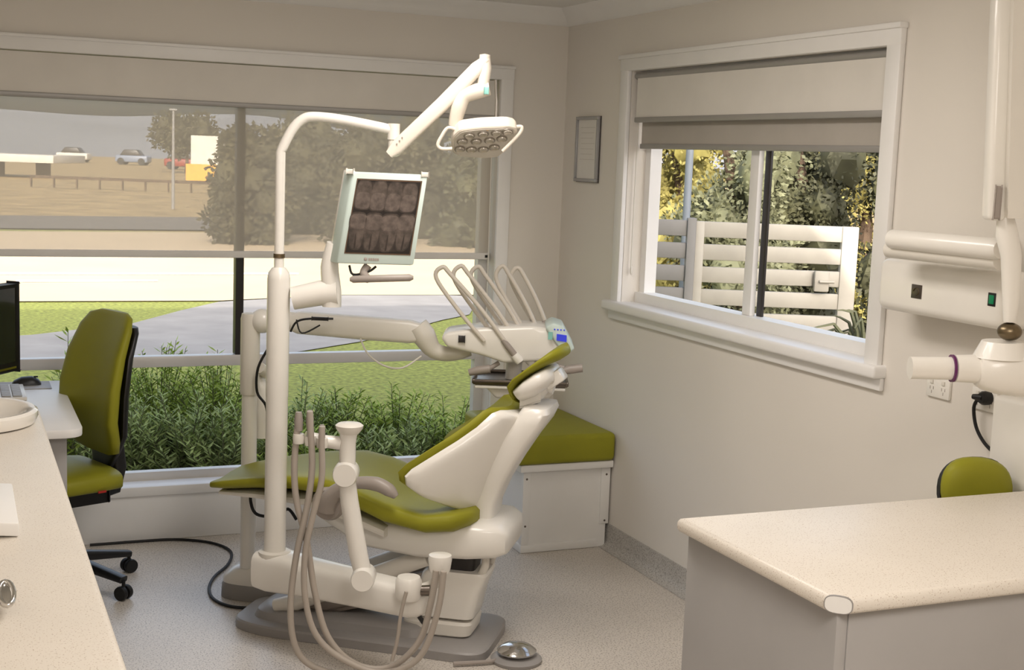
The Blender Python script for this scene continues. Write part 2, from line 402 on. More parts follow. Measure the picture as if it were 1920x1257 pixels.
b = MB(); b.obox(Wc(1.42, 0, .15), ef * .26 + V((0, 0, -.08)), nv * .07, V((0, 0, .025)), .015, 3); b.build('arm_cover', 'greyp', chair)
def vloft(st, N=28, e=.28):
    return [[Wc(ac + ah * sg(math.cos(2 * math.pi * k / N), e), nh * sg(math.sin(2 * math.pi * k / N), e), z) for k in range(N)] for ac, ah, nh, z in st]
b = MB(); b.loft(vloft([(1.13, .105, .085, .105), (1.13, .112, .092, .11), (1.115, .116, .095, .20), (1.09, .115, .095, .265), (1.085, .105, .09, .275)])); b.build('lift_casing', 'white', chair, ang=40)
b = MB(); b.loft(vloft([(1.15, .115, .095, .045), (1.15, .125, .10, .05), (1.145, .125, .10, .088), (1.14, .115, .09, .097)])); b.build('lower_casing', 'white2', chair, ang=40)
MB().loft(vloft([(1.12, .07, .06, .09), (1.085, .07, .06, .35)])).build('lift_column', 'dark', chair)
for q in (-.06, .055):
    MB().tube([Wc(.985, q, .335), Wc(.985, q, .30), Wc(1.0, q, .265)], .014, 10, 3).build('casing_hinge', 'white2', chair)
def sec(hw, zt, zb_, N=24, e=.5, curl=0):
    o = []
    for k in range(N):
        th = 2 * math.pi * k / N; c, s_ = math.cos(th), math.sin(th)
        y = hw * sg(c, e); z = (zt + zb_) / 2 + (zt - zb_) / 2 * sg(s_, e) + curl * (y / max(hw, .01)) ** 2
        o.append((y, z))
    return o
def loft_az(st, e=.5, N=24, curl=0.0):
    return [[Wc(a, y, z) for y, z in sec(hw, zt, zb_, N, e, curl * hw / .27)] for a, hw, zt, zb_ in st]
b = MB(); b.loft(loft_az([(.892, .11, .43, .385), (.90, .145, .455, .365), (.935, .165, .475, .35), (1.03, .18, .475, .34), (1.2, .19, .46, .335), (1.4, .19, .47, .355), (1.55, .16, .50, .43), (1.62, .12, .51, .465)], .38))
b.build('seat_casing', 'white', chair, ang=45)
b = MB(); b.loft(loft_az([(1.005, .14, .50, .46), (1.02, .20, .515, .45), (1.07, .25, .510, .43), (1.16, .268, .50, .42), (1.30, .275, .53, .445), (1.42, .268, .572, .49), (1.52, .255, .592, .52), (1.65, .23, .584, .525), (1.80, .20, .56, .512), (1.92, .17, .535, .495), (1.975, .14, .52, .49), (1.995, .09, .51, .492)], .55, 28, .028))
b.build('seat_cushion', 'green', chair, ang=60)
b = MB(); b.loft(loft_az([(1.30, .235, .45, .41), (1.45, .23, .50, .455), (1.6, .20, .525, .485), (1.8, .17, .515, .487), (1.95, .12, .495, .478)], .5, 24))
b.build('leg_shell', 'white2', chair)
# backrest
A0, A1 = V((1.06, .0, .49)), V((.886, 0, .845))
axis2 = (A1 - A0); fn = V((axis2.z, 0, -axis2.x)).normalized()
def brings(st, q0, q1, N=28, e=.55, grow=0.0):
    out = []
    for s_, hw in st:
        cc = A0 + axis2 * s_; hw = hw + grow; ring = []
        for k in range(N):
            th = 2 * math.pi * k / N; y = hw * sg(math.cos(th), .8); q = (q0 + q1) / 2 + (q1 - q0) / 2 * sg(math.sin(th), e)
            q += .19 * (abs(y) / .28) ** 1.8
            p = cc + fn * q; ring.append(Wc(p.x, y, p.z))
        out.append(ring)
    return out
BS = [(.04, .09), (.055, .17), (.085, .25), (.13, .285), (.20, .297), (.28, .29), (.45, .258), (.64, .218), (.80, .185), (.93, .162), (.975, .14), (.99, .10)]
MB().loft(brings(BS, .004, .044)).build('back_cushion', 'green', chair, ang=60)
MB().loft(brings([(s_ + (.0 if s_ < .9 else .022), h_) for s_, h_ in BS], -.048, .008, e=.38, grow=.008)).build('back_shell', 'white', chair, ang=48)
b = MB()
spine = [(1.01, .38, .085, .042), (1.01, .43, .085, .045), (1.0, .52, .085, .045), (.97, .60, .10, .046), (.93, .68, .115, .05), (.885, .76, .125, .054), (.845, .82, .13, .056), (.828, .855, .125, .054), (.825, .873, .11, .046), (.825, .879, .07, .028)]
rings = []
for a, z, hw, ah in spine:
    rings.append([Wc(a + ah * sg(math.sin(2 * math.pi * k / 24), .4), hw * sg(math.cos(2 * math.pi * k / 24), .4), z) for k in range(24)])
b.loft(rings); b.build('back_spine', 'white', chair, ang=40)
# armrest (near side)
pt = MB(); yo = -.30
pt.tube([cp(612, 960, yo), cp(618, 935, yo), cp(640, 915, yo), cp(668, 906, yo), cp(705, 908, yo), cp(730, 920, yo), cp(743, 932, yo)], [.028, .03, .022, .02, .024, .022, .010], 14, 4)
ar = pt.build('armrest', 'greyp', chair, 'taupe armrest paddle')
MB().lathe([(0, -.02), (.050, -.018), (.058, 0), (.050, .018), (0, .02)], cp(616, 945, yo + .02), nv).build('armrest_hub', 'greyp', ar)
# headrest
hc = cp(1014, 694, 0)
ha = V((-.80, 0, .60)); hn = V((.60, 0, .80))
def hW(u, y, q):
    return hc + ef * (ha.x * u + hn.x * q) + V((0, 0, ha.z * u + hn.z * q)) + nv * y
b = MB(); rings = []
for u, hy, q0, q1 in ((-.116, .05, -.062, -.048), (-.120, .08, -.05, -.014), (-.105, .105, -.012, .014), (-.07, .12, .002, .024), (-.02, .13, .004, .026), (.04, .125, .0, .030), (.085, .11, -.008, .032), (.112, .085, -.008, .026), (.122, .04, .0, .016)):
    rings.append([hW(u, hy * sg(math.cos(2 * math.pi * k / 24), .7), (q0 + q1) / 2 + (q1 - q0) / 2 * sg(math.sin(2 * math.pi * k / 24), .6) + .012 * (math.cos(2 * math.pi * k / 24)) ** 2) for k in range(24)])
b.loft(rings); b.build('headrest_pad', 'green', chair, ang=60)
b = MB(); rings = []
for u, hy, th in ((-.108, .07, .012), (-.098, .105, .026), (-.05, .128, .034), (.0, .126, .034), (.035, .105, .026), (.05, .05, .012)):
    rings.append([hW(u, hy * sg(math.cos(2 * math.pi * k / 24), .7), -.030 + th * sg(math.sin(2 * math.pi * k / 24), .6) + .008 * (math.cos(2 * math.pi * k / 24)) ** 2) for k in range(24)])
b.loft(rings); b.build('headrest_back_plate', 'white', chair, ang=60)
b = MB()
b.obox(hW(.03, -.02, -.05), ef * .035 * ha.x + V((0, 0, .035 * ha.z)), nv * .04, ef * .022 * hn.x + V((0, 0, .022 * hn.z)), .008)
b.tube([hW(.01, -.02, -.075), cp(1022, 722, -.02), cp(1000, 748, -.02)], [.026, .026, .024], 14)
b.obox(cp(998, 745, -.02), ef * .03 + V((0, 0, -.012)), nv * .035, V((.0, 0, .016)), .006)
b.build('headrest_joint', 'white', chair)
MB().obox(cp(994, 764, -.03), ef * .007, nv * .02, V((.0, 0, .028)), .002).build('headrest_slide', 'chrome', chair)
MB().lathe([(0, 0), (.018, 0), (.02, .01), (.016, .025), (0, .027)], cp(1030, 710, -.05), -nv).build('headrest_knob', 'white2', chair)

# ================================================================ FLOOR BOX + DELIVERY UNIT
fb = D(505, 1085, 4.98); fb.z = 0
r = thing('junction_box', 'low white and grey floor box at the foot of the rear post', 'floor box', fb)
def fring(z, la, lb, w, e=.5, N=32):
    return [fb + ef * ((la + lb) / 2 + (la - lb) / 2 * sg(math.cos(2 * math.pi * k / N), e)) + nv * (w * sg(math.sin(2 * math.pi * k / N), e)) + V((0, 0, z)) for k in range(N)]
b = MB(); b.loft([fring(0.001, .17, -.14, .125), fring(.05, .168, -.14, .123), (fring(.06, .16, -.135, .118))]); b.build('lower_half', 'base', r)
b = MB(); b.loft([fring(.06, .165, -.14, .12), fring(.085, .16, -.14, .118), fring(.115, .125, -.135, .105), fring(.135, .07, -.12, .085), fring(.142, .02, -.10, .06)]); b.build('cover', 'white', r, ang=60)

DD = 4.92
post = D(468, 740, DD)
du = thing('delivery_unit', 'dental instrument unit on a white swing arm with five looped hand pieces', 'dental unit', (post.x, post.y, .14))
MB().tube([(post.x, post.y, .12), (post.x, post.y, .79)], .029, 20).build('rear_post', 'white', du)
zt = D(470, 588, DD).z
b = MB(); b.lathe([(0, .79), (.034, .79), (.036, .80), (.036, zt - .02), (.032, zt), (0, zt)], (post.x, post.y, 0)); b.build('post_sleeve', 'white2', du)
b = MB(); b.tube([D(484, 602, DD), D(520, 600, DD), D(556, 604, DD)], [.036, .036, .036], 16); b.ell(D(492, 602, DD), (.046, 0, 0), (0, .046, 0), (0, 0, .046)); b.build('swing_joint', 'white', du)
def flatarm(mb, pts, hh, wd, nrm):
    rings = []
    pts = [V(p) for p in pts]
    for i, p in enumerate(pts):
        t = (pts[min(i + 1, len(pts) - 1)] - pts[max(i - 1, 0)]).normalized(); n_ = V(nrm); u_ = t.cross(n_).normalized()
        rings.append([p + u_ * hh[i] * sg(math.sin(2 * math.pi * k / 20), .5) + n_ * wd * sg(math.cos(2 * math.pi * k / 20), .5) for k in range(20)])
    mb.loft(rings)
b = MB(); flatarm(b, [D(548, 604, DD), D(560, 605, DD), D(690, 616, DD - .02), D(770, 622, DD - .04), D(795, 624, DD - .04)], [.032, .041, .043, .042, .03], .036, HF); b.build('parallel_arm', 'white', du)
b = MB(); b.tube([D(782, 612, DD - .04), D(795, 630, DD - .04), D(815, 658, DD - .04), D(850, 664, DD - .04), D(880, 655, DD - .04)], [.042, .045, .032, .026, .026], 16, 4); b.build('arm_elbow', 'white2', du)
dh = DD - .02
front = [D(826, 634, dh - .12), D(836, 624, dh - .12), D(900, 616, dh - .12), D(1000, 612, dh - .12), D(1028, 616, dh - .12), D(1062, 655, dh - .12), D(1056, 676, dh - .12), D(945, 682, dh - .12), D(905, 668, dh - .12), D(838, 652, dh - .12)]
MB().prism(front, HF * .20, .014, 3).build('instrument_head', 'white', du)
MB().obox(D(866, 636, dh - .125), Rt * .012, V((0, 0, .012)), HF * .008, .003).build('head_slot', 'dark', du)
b = MB()
b.prism([D(1022, 615, dh - .14), D(1036, 606, dh - .14), D(1056, 612, dh - .14), D(1078, 655, dh - .14), D(1066, 664, dh - .14), D(1050, 655, dh - .14)], HF * .2, .008, 3)
cpo = b.build('control_panel', 'teal', du)
MB().obox(D(1053, 634, dh - .143), Rt * .018 + V((0, 0, -.002)), V((0, 0, .012)), HF * .002).build('display', 'blue', cpo)
MB().obox(D(1032, 630, dh - .143), Rt * .008, V((0, 0, .014)), HF * .0015).build('key_label', 'aqua', cpo)
b = MB()
for k in range(4): b.ell(D(1040 + k * 6, 618 + k * .5, dh - .142), Rt * .003, V((0, 0, .003)), HF * .002, 2)
b.build('keys', 'blue', cpo)
whips = [((908, 640), (818, 522), (830, 501), (846, 516), (962, 662)), ((935, 640), (851, 522), (864, 499), (880, 516), (985, 664)), ((960, 636), (884, 522), (896, 500), (910, 516), (1000, 660)),
         ((985, 620), (930, 522), (942, 499), (955, 516), (1018, 640)), ((1005, 612), (958, 524), (970, 502), (984, 520), (1032, 628))]
for i, w in enumerate(whips):
    dd = dh - .13 + i * .045
    P = [D(x, y, dd) for x, y in w]
    pts = [P[0], P[0].lerp(P[1], .5) + V((0, 0, -.01)), P[1], P[2], P[3], P[3].lerp(P[4], .5) + V((0, 0, .012)), P[4]]
    wo = MB().tube(pts, .0078, 10, 6).build('whip_arm', 'whip', du)
    hp = MB(); q = P[4]; dr = (P[4] - P[3]).normalized()
    hp.tube([q - dr * .06, q - dr * .03, q + dr * .01, q + dr * .03], [.009, .0115, .0115, .008], 12); hp.build('hand_piece', 'greyp' if i % 2 == 0 else 'black', wo)
    MB().lathe([(.0, -.022), (.016, -.022), (.018, 0), (.016, .012), (0, .012)], q + dr * .03, dr, 14).build('holder', 'white', wo)
tr = MB()
tc_ = D(975, 718, dh)
tr.obox(tc_, Rt * .165, HF * .12, V((0, 0, .006)), .004)
to = MB().obox(tc_ + V((0, 0, .012)), Rt * .172, HF * .125, V((0, 0, .004)), .003)
for sx, sy, lx, ly, hz in ((1, 0, .006, .126, .0085), (-1, 0, .006, .126, .0085), (0, 1, .168, .006, .008), (0, -1, .168, .006, .008)):
    to.obox(tc_ + Rt * .17 * sx + HF * .121 * sy + V((0, 0, .02)), Rt * lx, HF * ly, V((0, 0, hz)), .003)
to.build('instrument_tray', 'steel', du)
tr.build('tray_holder', 'white', du)
b = MB(); b.prism([D(905, 722, dh - .1), D(1050, 722, dh - .1), D(1030, 748, dh - .1), D(930, 748, dh - .1)], HF * .16, .01, 3); b.tube([D(960, 725, dh), D(965, 675, dh)], .03, 14); b.build('tray_bracket', 'white2', du)
for px, py in ((905, 693), (1078, 691)):
    b = MB(); b.tube([D(px - 26, py + 6, dh - .1), D(px - 10, py + 2, dh - .1), D(px + 14, py - 1, dh - .1)], [.012, .017, .016], 12); b.tube([D(px + (10 if px < 950 else -20), py, dh - .1), D(px + (30 if px < 950 else -50), py - 12, dh - .08)], .009, 10)
    b.build('grip_handle', 'greyp', du)
MB().tube([D(676, 636, DD - .06), D(690, 664, DD - .1), D(720, 686, DD - .12), D(755, 690, DD - .12), D(790, 668, DD - .08)], .0035, 8, 5).build('air_tube', 'white2', du)
b = MB(); b.tube([D(545, 622, DD - .07), D(556, 604, DD - .08), D(580, 598, DD - .08), D(625, 598, DD - .07)], .004, 8, 5); b.obox(D(600, 598, DD - .08), Rt * .03, V((0, 0, .006)), HF * .008, .002)
b.tube([D(556, 600, DD - .08), D(566, 625, DD - .1), D(600, 610, DD - .08)], .003, 8, 5)
b.build('wire', 'black', du)
b = MB(); b.tube([D(505, 650, DD - .06), D(484, 690, DD - .06), D(482, 735, DD - .05), D(498, 760, DD - .04), D(502, 790, DD - .02)], .005, 8, 5); b.build('wire', 'black', du)
b = MB(); b.tube([D(480, 700, DD + .05), D(492, 730, DD + .05), D(494, 820, DD + .05)], [.02, .034, .034], 14); b.build('water_bottle', 'white', du)
b = MB(); b.tube([D(487, 690, DD), D(500, 700, DD + .04)], .022, 12); b.build('bottle_bracket', 'white2', du)

# ================================================================ EQUIPMENT POST, LAMP, MONITOR
DP = 4.42
pb = D(515, 1040, DP)
beamL, beamR = D(515, 1068, 4.43), D(785, 1128, 4.14)
px_, py_ = pb.x, pb.y
ep = thing('equipment_post', 'tall white pole bent over at the top rising from a low beam beside the chair', 'equipment post', (px_, py_, .0))
bd = (beamR - beamL); bl = bd.length; bu = bd.normalized()
bn = bu.cross(V((0, 0, 1))).normalized()
b = MB(); rings = []
for t, hh, ww in ((-.10, .045, .05), (-.085, .066, .065), (.0, .07, .07), (.25, .062, .06), (.6, .056, .055), (.97, .052, .052), (1.02, .045, .045), (1.05, .03, .03)):
    p = beamL + bd * t
    rings.append([p + V((0, 0, 1)) * hh * sg(math.sin(2 * math.pi * k / 24), .5) + bn * ww * sg(math.cos(2 * math.pi * k / 24), .5) for k in range(24)])
b.loft(rings); b.build('base_beam', 'white', ep, ang=50)
b = MB(); b.tube([V((px_, py_, pb.z - .02)), V((px_, py_, pb.z + .012)), V((px_, py_, pb.z + .016))], [.055, .055, .046], 20); b.build('post_foot', 'white2', ep)
zl = D(526, 512, DP).z
b = MB(); b.lathe([(0, pb.z), (.037, pb.z), (.037, zl - .42), (.038, zl - .415), (.038, zl - .02), (.035, zl), (.022, zl + .018), (0, zl + .018)], (px_, py_, 0)); b.build('lower_pole', 'white', ep)
zu = D(535, 285, DP).z
top = [V((px_, py_, zl)), V((px_, py_, zu - .3)), V((px_, py_, zu)), D(546, 246, DP), D(566, 225, DP), D(590, 219, DP), D(650, 226, DP), D(738, 244, DP)]
pts, rs = smooth(top[2:], [.0165] * 6, 6)
b = MB(); b.tube([top[0], top[1]] + pts, .0165, 16); b.build('upper_tube', 'white', ep)
MB().lathe([(0, 0), (.019, 0), (.019, .014), (0, .014)], (px_, py_, D(530, 484, DP).z), n=20).build('tube_collar', 'brass', ep)
b = MB(); b.tube([D(739, 232, DP), D(738, 262, DP)], [.02, .021], 14); b.build('tube_end', 'white2', ep)

# lamp
lc = D(908, 264, 4.42)
lamp = thing('operating_lamp', 'white multi lens dental lamp hanging on a slanting arm from the pole', 'lamp', (lc.x, lc.y, lc.z - .1))
b = MB(); b.tube([D(738, 252, DP), D(739, 290, DP)], [.017, .021], 14); b.ell(D(740, 282, DP), (.024, 0, 0), (0, .024, 0), (0, 0, .022)); b.build('arm_pivot', 'white2', lamp)
b = MB(); flatarm(b, [D(730, 290, DP - .02), D(745, 276, DP - .02), D(830, 195, DP - .02), D(895, 128, DP - .02), D(912, 110, DP - .02)], [.014, .024, .024, .023, .012], .02, HF); b.build('spring_arm', 'lampw', lamp)
b = MB()
for k in range(3): b.ell(D(744 + k * 5, 270 - k * 6, DP - .043), Rt * .003, V((0, 0, .003)), HF * .002, 1)
b.build('arm_marks', 'greyp', lamp)
b = MB(); b.tube([D(910, 106, DP - .02), D(910, 128, DP - .02), D(905, 165, DP - .02)], [.016, .021, .019], 14); b.lathe([(0, 0), (.018, 0), (.018, .012), (0, .016)], D(909, 110, DP - .02)); b.build('arm_head', 'lampw', lamp)
b = MB(); b.tube([D(918, 166, DP - .02), D(895, 171, DP - .02), D(870, 180, DP - .02), D(860, 202, DP - .02), D(852, 236, DP - .01)], [.022, .026, .026, .026, .02], 14, 5); b.build('yoke', 'lampw', lamp)
MB().obox(D(912, 170, DP - .047), Rt * .008, V((0, 0, .012)), HF * .003, .002).build('yoke_label', 'aqua', lamp)
b = MB(); b.tube([D(929, 150, DP + .01), D(931, 190, DP + .01), D(929, 240, DP)], .005, 8); b.build('cable', 'chrome', lamp)
nf = (-HF * .52 + V((0, 0, -.84)) + Rt * .10).normalized()
OUT = [(846, 270), (849, 254), (862, 242), (900, 237), (952, 235), (968, 239), (970, 248), (945, 284), (932, 293), (905, 295), (864, 292), (849, 285)]
LPw = [onpl(x, y, lc, nf) for x, y in OUT]
cen = sum(LPw, V((0, 0, 0))) / len(LPw)
def chaikin(P, n=2):
    for _ in range(n):
        Q = []
        for i in range(len(P)):
            a, b_ = P[i], P[(i + 1) % len(P)]; Q += [a.lerp(b_, .14), a.lerp(b_, .86)]
        P = Q
    return P
LPs = chaikin(LPw, 2)
def lring(s_, q): return [cen + (p - cen) * s_ + nf * q for p in LPs]
b = MB(); b.loft([lring(.84, -.040), lring(.95, -.037), lring(1.0, -.026), lring(1.01, -.008), lring(1.0, .002), lring(.96, .006), lring(.93, .0065)]); hd = b.build('lamp_head', 'lampw', lamp, ang=34)
b = MB(); b.loft([lring(.92, .0067), lring(.91, .0085)]); b.build('lens_plate', 'ledf', hd)
for x, y in ((880, 254), (906, 251), (931, 249), (952, 247), (867, 265), (893, 265), (918, 263), (941, 260), (862, 279), (884, 280), (906, 280), (927, 276)):
    p_ = onpl(x, y, lc + nf * .0085, nf)
    MB().lathe([(0, 0), (.0185, 0), (.0185, .003), (.016, .004), (0, .004)], p_, nf, 16).build('lens', 'ledr', hd)
    b = MB(); b.lathe([(0, .0035), (.0150, .0035), (.013, .007), (.007, .0045), (0, .005)], p_, nf, 16); b.build('lens_reflector', 'led', lamp)
MB().obox(onpl(905, 243, lc, nf) - HF * .008, Rt * .018, V((0, 0, .003)), HF * .002, .001).build('amber_strip', 'amber', lamp)
for pts in ([(858, 244), (840, 240), (828, 256), (821, 271), (828, 279), (848, 279)], [(966, 238), (978, 238), (976, 248), (962, 264), (942, 284)]):
    MB().tube([D(x, y, 4.38) for x, y in pts], .0062, 10, 5).build('lamp_handle', 'lampw', lamp)

# monitor on the pole
DM = 4.36
TL, TR, BR, BL = D(662, 322, DM), D(803, 328, DM), D(776, 498, DM), D(632, 494, DM)
mo = thing('monitor', 'pale square monitor on the white pole showing a dental x-ray', 'monitor', D(700, 540, DM))
uu = ((TR - TL) + (BR - BL)) / 2; vv = ((BL - TL) + (BR - TR)) / 2; mn = uu.cross(vv).normalized()
if mn.dot(HF) > 0: mn = -mn
def S(s_, t, q=0): return TL.lerp(TR, s_).lerp(BL.lerp(BR, s_), t) + mn * q
back = HF * .05 - Rt * .035
b = MB(); b.prism([S(0, 0), S(1, 0), S(1, 1), S(0, 1)], back, .006, 2); b.build('casing', 'teal', mo)
b = MB(); b.prism([S(-.05, -.02, -.02), S(.03, -.02, -.01), S(.03, .93, -.01), S(-.05, .93, -.02)], back * .8, .005, 2); b.build('side_cover', 'white', mo)
for s_, t in ((0.0, 0.0), (1, 0.0)):
    MB().obox(S(s_, t, .0) + back * .3, Rt * .012, V((0, 0, .008)), HF * .02, .003).build('corner_bumper', 'white2', mo)
MB().prism([S(.07, .07, .001), S(.935, .07, .001), S(.935, .89, .001), S(.07, .89, .001)], mn * .001).build('screen_border', 'scrfr', mo)
so = MB().prism([S(.085, .085, .0022), S(.92, .085, .0022), S(.92, .875, .0022), S(.085, .875, .0022)], mn * .0008).build('screen', 'scr', mo)
def blob(cx, cy, w, h, e1=.6, e2=.7, tap=0.0, q=.0034, n=28, lean=0.0):
    pts = []
    for k in range(n):
        th = 2 * math.pi * k / n; x = sg(math.cos(th), e1) * w; y = sg(math.sin(th), e2) * h
        pts.append(S(cx + x * (1 - tap * y / h) + lean * y, cy + y, q))
    return pts
MB().prism(blob(.50, .71, .40, .145, .35, .5, q=.0031), mn * .0002).build('bone_image', 'gum', so)
MB().prism(blob(.50, .17, .385, .065, .35, .5, q=.0031), mn * .0002).build('bone_image', 'gum', so)
for j, (cx, cy, w, h, ln) in enumerate(((.195, .245, .112, .165, .06), (.395, .25, .112, .17, .02), (.595, .255, .112, .17, -.02), (.795, .26, .112, .165, -.05))):
    for g_, mt, qq in ((1.0, 'tooth0', .0034), (.92, 'tooth', .0037 + .00002 * j)):
        MB().prism(blob(cx, cy, w * g_, h * g_, .55, .55, -.12, qq + .00001 * j, lean=ln), mn * .0001).build('tooth_image', mt, so)
    MB().prism(blob(cx, cy + .06, w * .86, h * .56, .6, .6, -.04, .0042, lean=ln), mn * .0001).build('crown_image', 'crown', so)
for j, (cx, cy, w, h, ln) in enumerate(((.185, .64, .106, .21, .06), (.385, .645, .110, .215, .02), (.60, .65, .116, .215, -.01), (.81, .64, .106, .21, -.06))):
    for g_, mt, qq in ((1.0, 'tooth0', .0034), (.92, 'tooth', .0037)):
        MB().prism(blob(cx, cy, w * g_, h * g_, .55, .55, .22, qq + .00001 * j, lean=ln), mn * .0001).build('tooth_image', mt, so)
    MB().prism(blob(cx, cy - .105, w * 1.0, h * .40, .6, .6, .08, .0042, lean=ln), mn * .0001).build('crown_image', 'crown', so)
    MB().prism(blob(cx, cy + .11, w * .10, h * .42, .8, .8, -.4, .0043, lean=ln), mn * .0001).build('root_gap_image', 'gum', so)
b = MB()
b.ell(S(.36, .945, .001), Rt * .006, V((0, 0, .006)), mn * .001, 2)
for k in range(5): b.obox(S(.41 + k * .028, .947, .001), Rt * .003, V((0, 0, .004)), mn * .0005)
b.build('logo', 'greyp', mo)
b = MB(); b.tube([D(624, 455, DM + .06), D(618, 500, DM + .07), D(622, 545, DM + .07), D(622, 575, DM + .07)], [.02, .03, .032, .032], 14, 4); b.build('upright', 'white', mo)
b = MB(); b.tube([D(634, 548, DM + .07), D(600, 550, DM + .07), D(548, 560, DP)], [.044, .042, .038], 18); b.build('mount_arm', 'white', mo)
b = MB(); b.tube([D(656, 524, DM - .02), D(662, 524, DM - .02), D(768, 521, DM - .02), D(775, 521, DM - .02)], [.006, .012, .012, .006], 12); b.build('handle_bar', 'greyp', mo)
b = MB(); b.tube([D(690, 498, DM + .03), D(682, 512, DM + .02), D(690, 524, DM - .01)], .014, 10, 4); b.build('handle_bracket', 'greyp', mo)
b = MB(); b.tube([D(655, 498, DM + .03), D(662, 515, DM + .02), D(690, 510, DM + .02), D(705, 500, DM + .03)], .004, 8, 4); b.build('wire', 'black', mo)

# ================================================================ ASSISTANT ARM WITH HOSES
DA = 4.10
ao = thing('assistant_arm', 'white jointed holder arm with long grey suction hoses beside the green seat', 'dental suction arm', D(685, 1090, DA))
b = MB(); b.lathe([(0, -.045), (.034, -.045), (.038, -.03), (.038, .03), (.032, .045), (0, .045)], D(682, 1082, DA), HF); b.build('lower_joint', 'white', ao)
b = MB(); b.tube([D(682, 1082, DA), D(672, 1040, DA), D(655, 940, DA), D(650, 890, DA)], [.028, .03, .029, .026], 16); b.build('lower_arm', 'white', ao)
b = MB(); b.lathe([(0, -.04), (.036, -.04), (.04, -.028), (.04, .028), (.036, .04), (0, .04)], D(649, 887, DA), HF); b.build('middle_joint', 'white', ao)
b = MB(); b.tube([D(651, 885, DA), D(652, 830, DA), D(654, 808, DA)], [.026, .026, .028], 16); b.build('upper_post', 'white', ao)
b = MB(); b.lathe([(0, -.012), (.03, -.012), (.042, .004), (.044, .014), (.036, .02), (0, .022)], D(655, 806, DA)); b.build('control_pad', 'white2', ao)
b = MB()
for k in range(5): b.ell(D(643 + k * 6, 801, DA - .02 + .004 * (k % 2)), Rt * .003, HF * .004, V((0, 0, .002)), 1)
b.build('pad_buttons', 'greyp', ao)
b = MB(); b.tube([D(640, 832, DA), D(610, 828, DA), D(572, 818, DA - .02)], [.022, .02, .017], 14); b.build('holder_bar', 'white', ao)
for k, px in enumerate((560, 582, 604)):
    b = MB(); b.lathe([(.0, -.016), (.017, -.016), (.019, .0), (.017, .014), (0, .014)], D(px, 822 + k * 4, DA - .03)); b.build('hose_holder', 'white2', ao)
hs = [[(560, 775), (558, 800), (552, 870), (556, 940), (576, 1020), (590, 1110), (615, 1195), (665, 1245), (730, 1252), (785, 1205), (808, 1130), (818, 1070)],
      [(581, 772), (582, 800), (585, 880), (574, 960), (556, 1040), (545, 1130), (550, 1200), (572, 1240), (620, 1262), (690, 1268)],
      [(604, 800), (603, 830), (603, 900), (586, 970), (572, 1040), (572, 1120), (592, 1190), (640, 1235), (715, 1262), (785, 1235), (820, 1150), (832, 1072)],
      [(762, 1110), (752, 1150), (745, 1200), (735, 1240)]]
for i, h in enumerate(hs):
    dpt = DA - .03 - .015 * i
    pts = [D(x, y, dpt) for x, y in h]
    for p in pts: p.z = max(p.z, .02)
    MB().tube(pts, [.0105, .0105, .010, .0115][i] if i < 3 else .006, 10, 5).build('suction_hose', 'hose', ao)
for (px, py), r_ in (((560, 778), .014), ((581, 775), .012), ((604, 802), .010)):
    MB().tube([D(px, py - 5, DA - .03), D(px, py + 10, DA - .03), D(px, py + 30, DA - .03)], [r_ * .7, r_, r_ * .9], 12).build('hose_tip', 'greyp', ao)
b = MB(); b.lathe([(0, -.04), (.038, -.04), (.042, -.03), (.042, .02), (.036, .032), (0, .034)], D(766, 1100, DA)); b.build('valve_body', 'white', ao)
b = MB(); b.tube([D(782, 1108, DA), D(806, 1108, DA)], [.016, .018], 12); b.build('valve_nozzle', 'steel', ao)
b = MB(); b.lathe([(0, -.03), (.03, -.03), (.034, -.018), (.038, .012), (.036, .026), (0, .03)], D(825, 1056, DA)); b.build('filter_cap', 'white', ao)
b = MB(); b.tube([D(825, 1070, DA), D(815, 1095, DA + .02), D(790, 1105, DA + .03)], .018, 12, 4); b.build('filter_pipe', 'white2', ao)
b = MB(); b.tube([D(786, 1112, DA + .02), D(784, 1150, DA + .03), D(800, 1175, DA + .06)], .008, 8, 4); b.build('wire', 'black', ao)

# foot control
fc = onz(968, 1240, 0)
r = thing('foot_control', 'round silver foot pedal on the floor by the chair base', 'foot pedal', fc)
MB().lathe([(0, 0.001), (.085, 0.001), (.088, .012), (.07, .022), (0, .022)], fc).build('pedal_base', 'base', r)
MB().lathe([(.02, .022), (.02, .034), (.066, .034), (.068, .04), (.05, .054), (.02, .062), (0, .063)], fc).build('pedal_disc', 'chrome', r)
b = MB(); b.tube([fc + Rt * -.06 + V((0, 0, .012)), onz(925, 1240, .012), onz(890, 1243, .012), onz(850, 1245, .012)], .007, 8, 4); b.build('pedal_cord', 'greyp', r)

# floor cable
pts = [onz(x, y, .007) for x, y in ((165, 1012), (200, 1012), (260, 1012), (330, 1012), (395, 1018), (432, 1034), (428, 1058), (402, 1082), (392, 1104), (402, 1125), (435, 1138), (485, 1141))]
for p in pts: p.y = min(p.y, Y0 - .06)
tag(MB().tube(pts, .006, 8, 6).build('cable', 'rubber'), 'black cable snaking over the pale floor from the office chair to the floor box', 'cable')
pts = [D(472, 905, 4.85), D(470, 940, 4.82), D(482, 965, 4.82), D(520, 968, 4.8), D(540, 955, 4.8), D(556, 975, 4.8)]
tag(MB().tube(pts, .006, 8, 6).build('cable', 'rubber'), 'short black cable looping down below the green toe of the patient chair', 'cable')

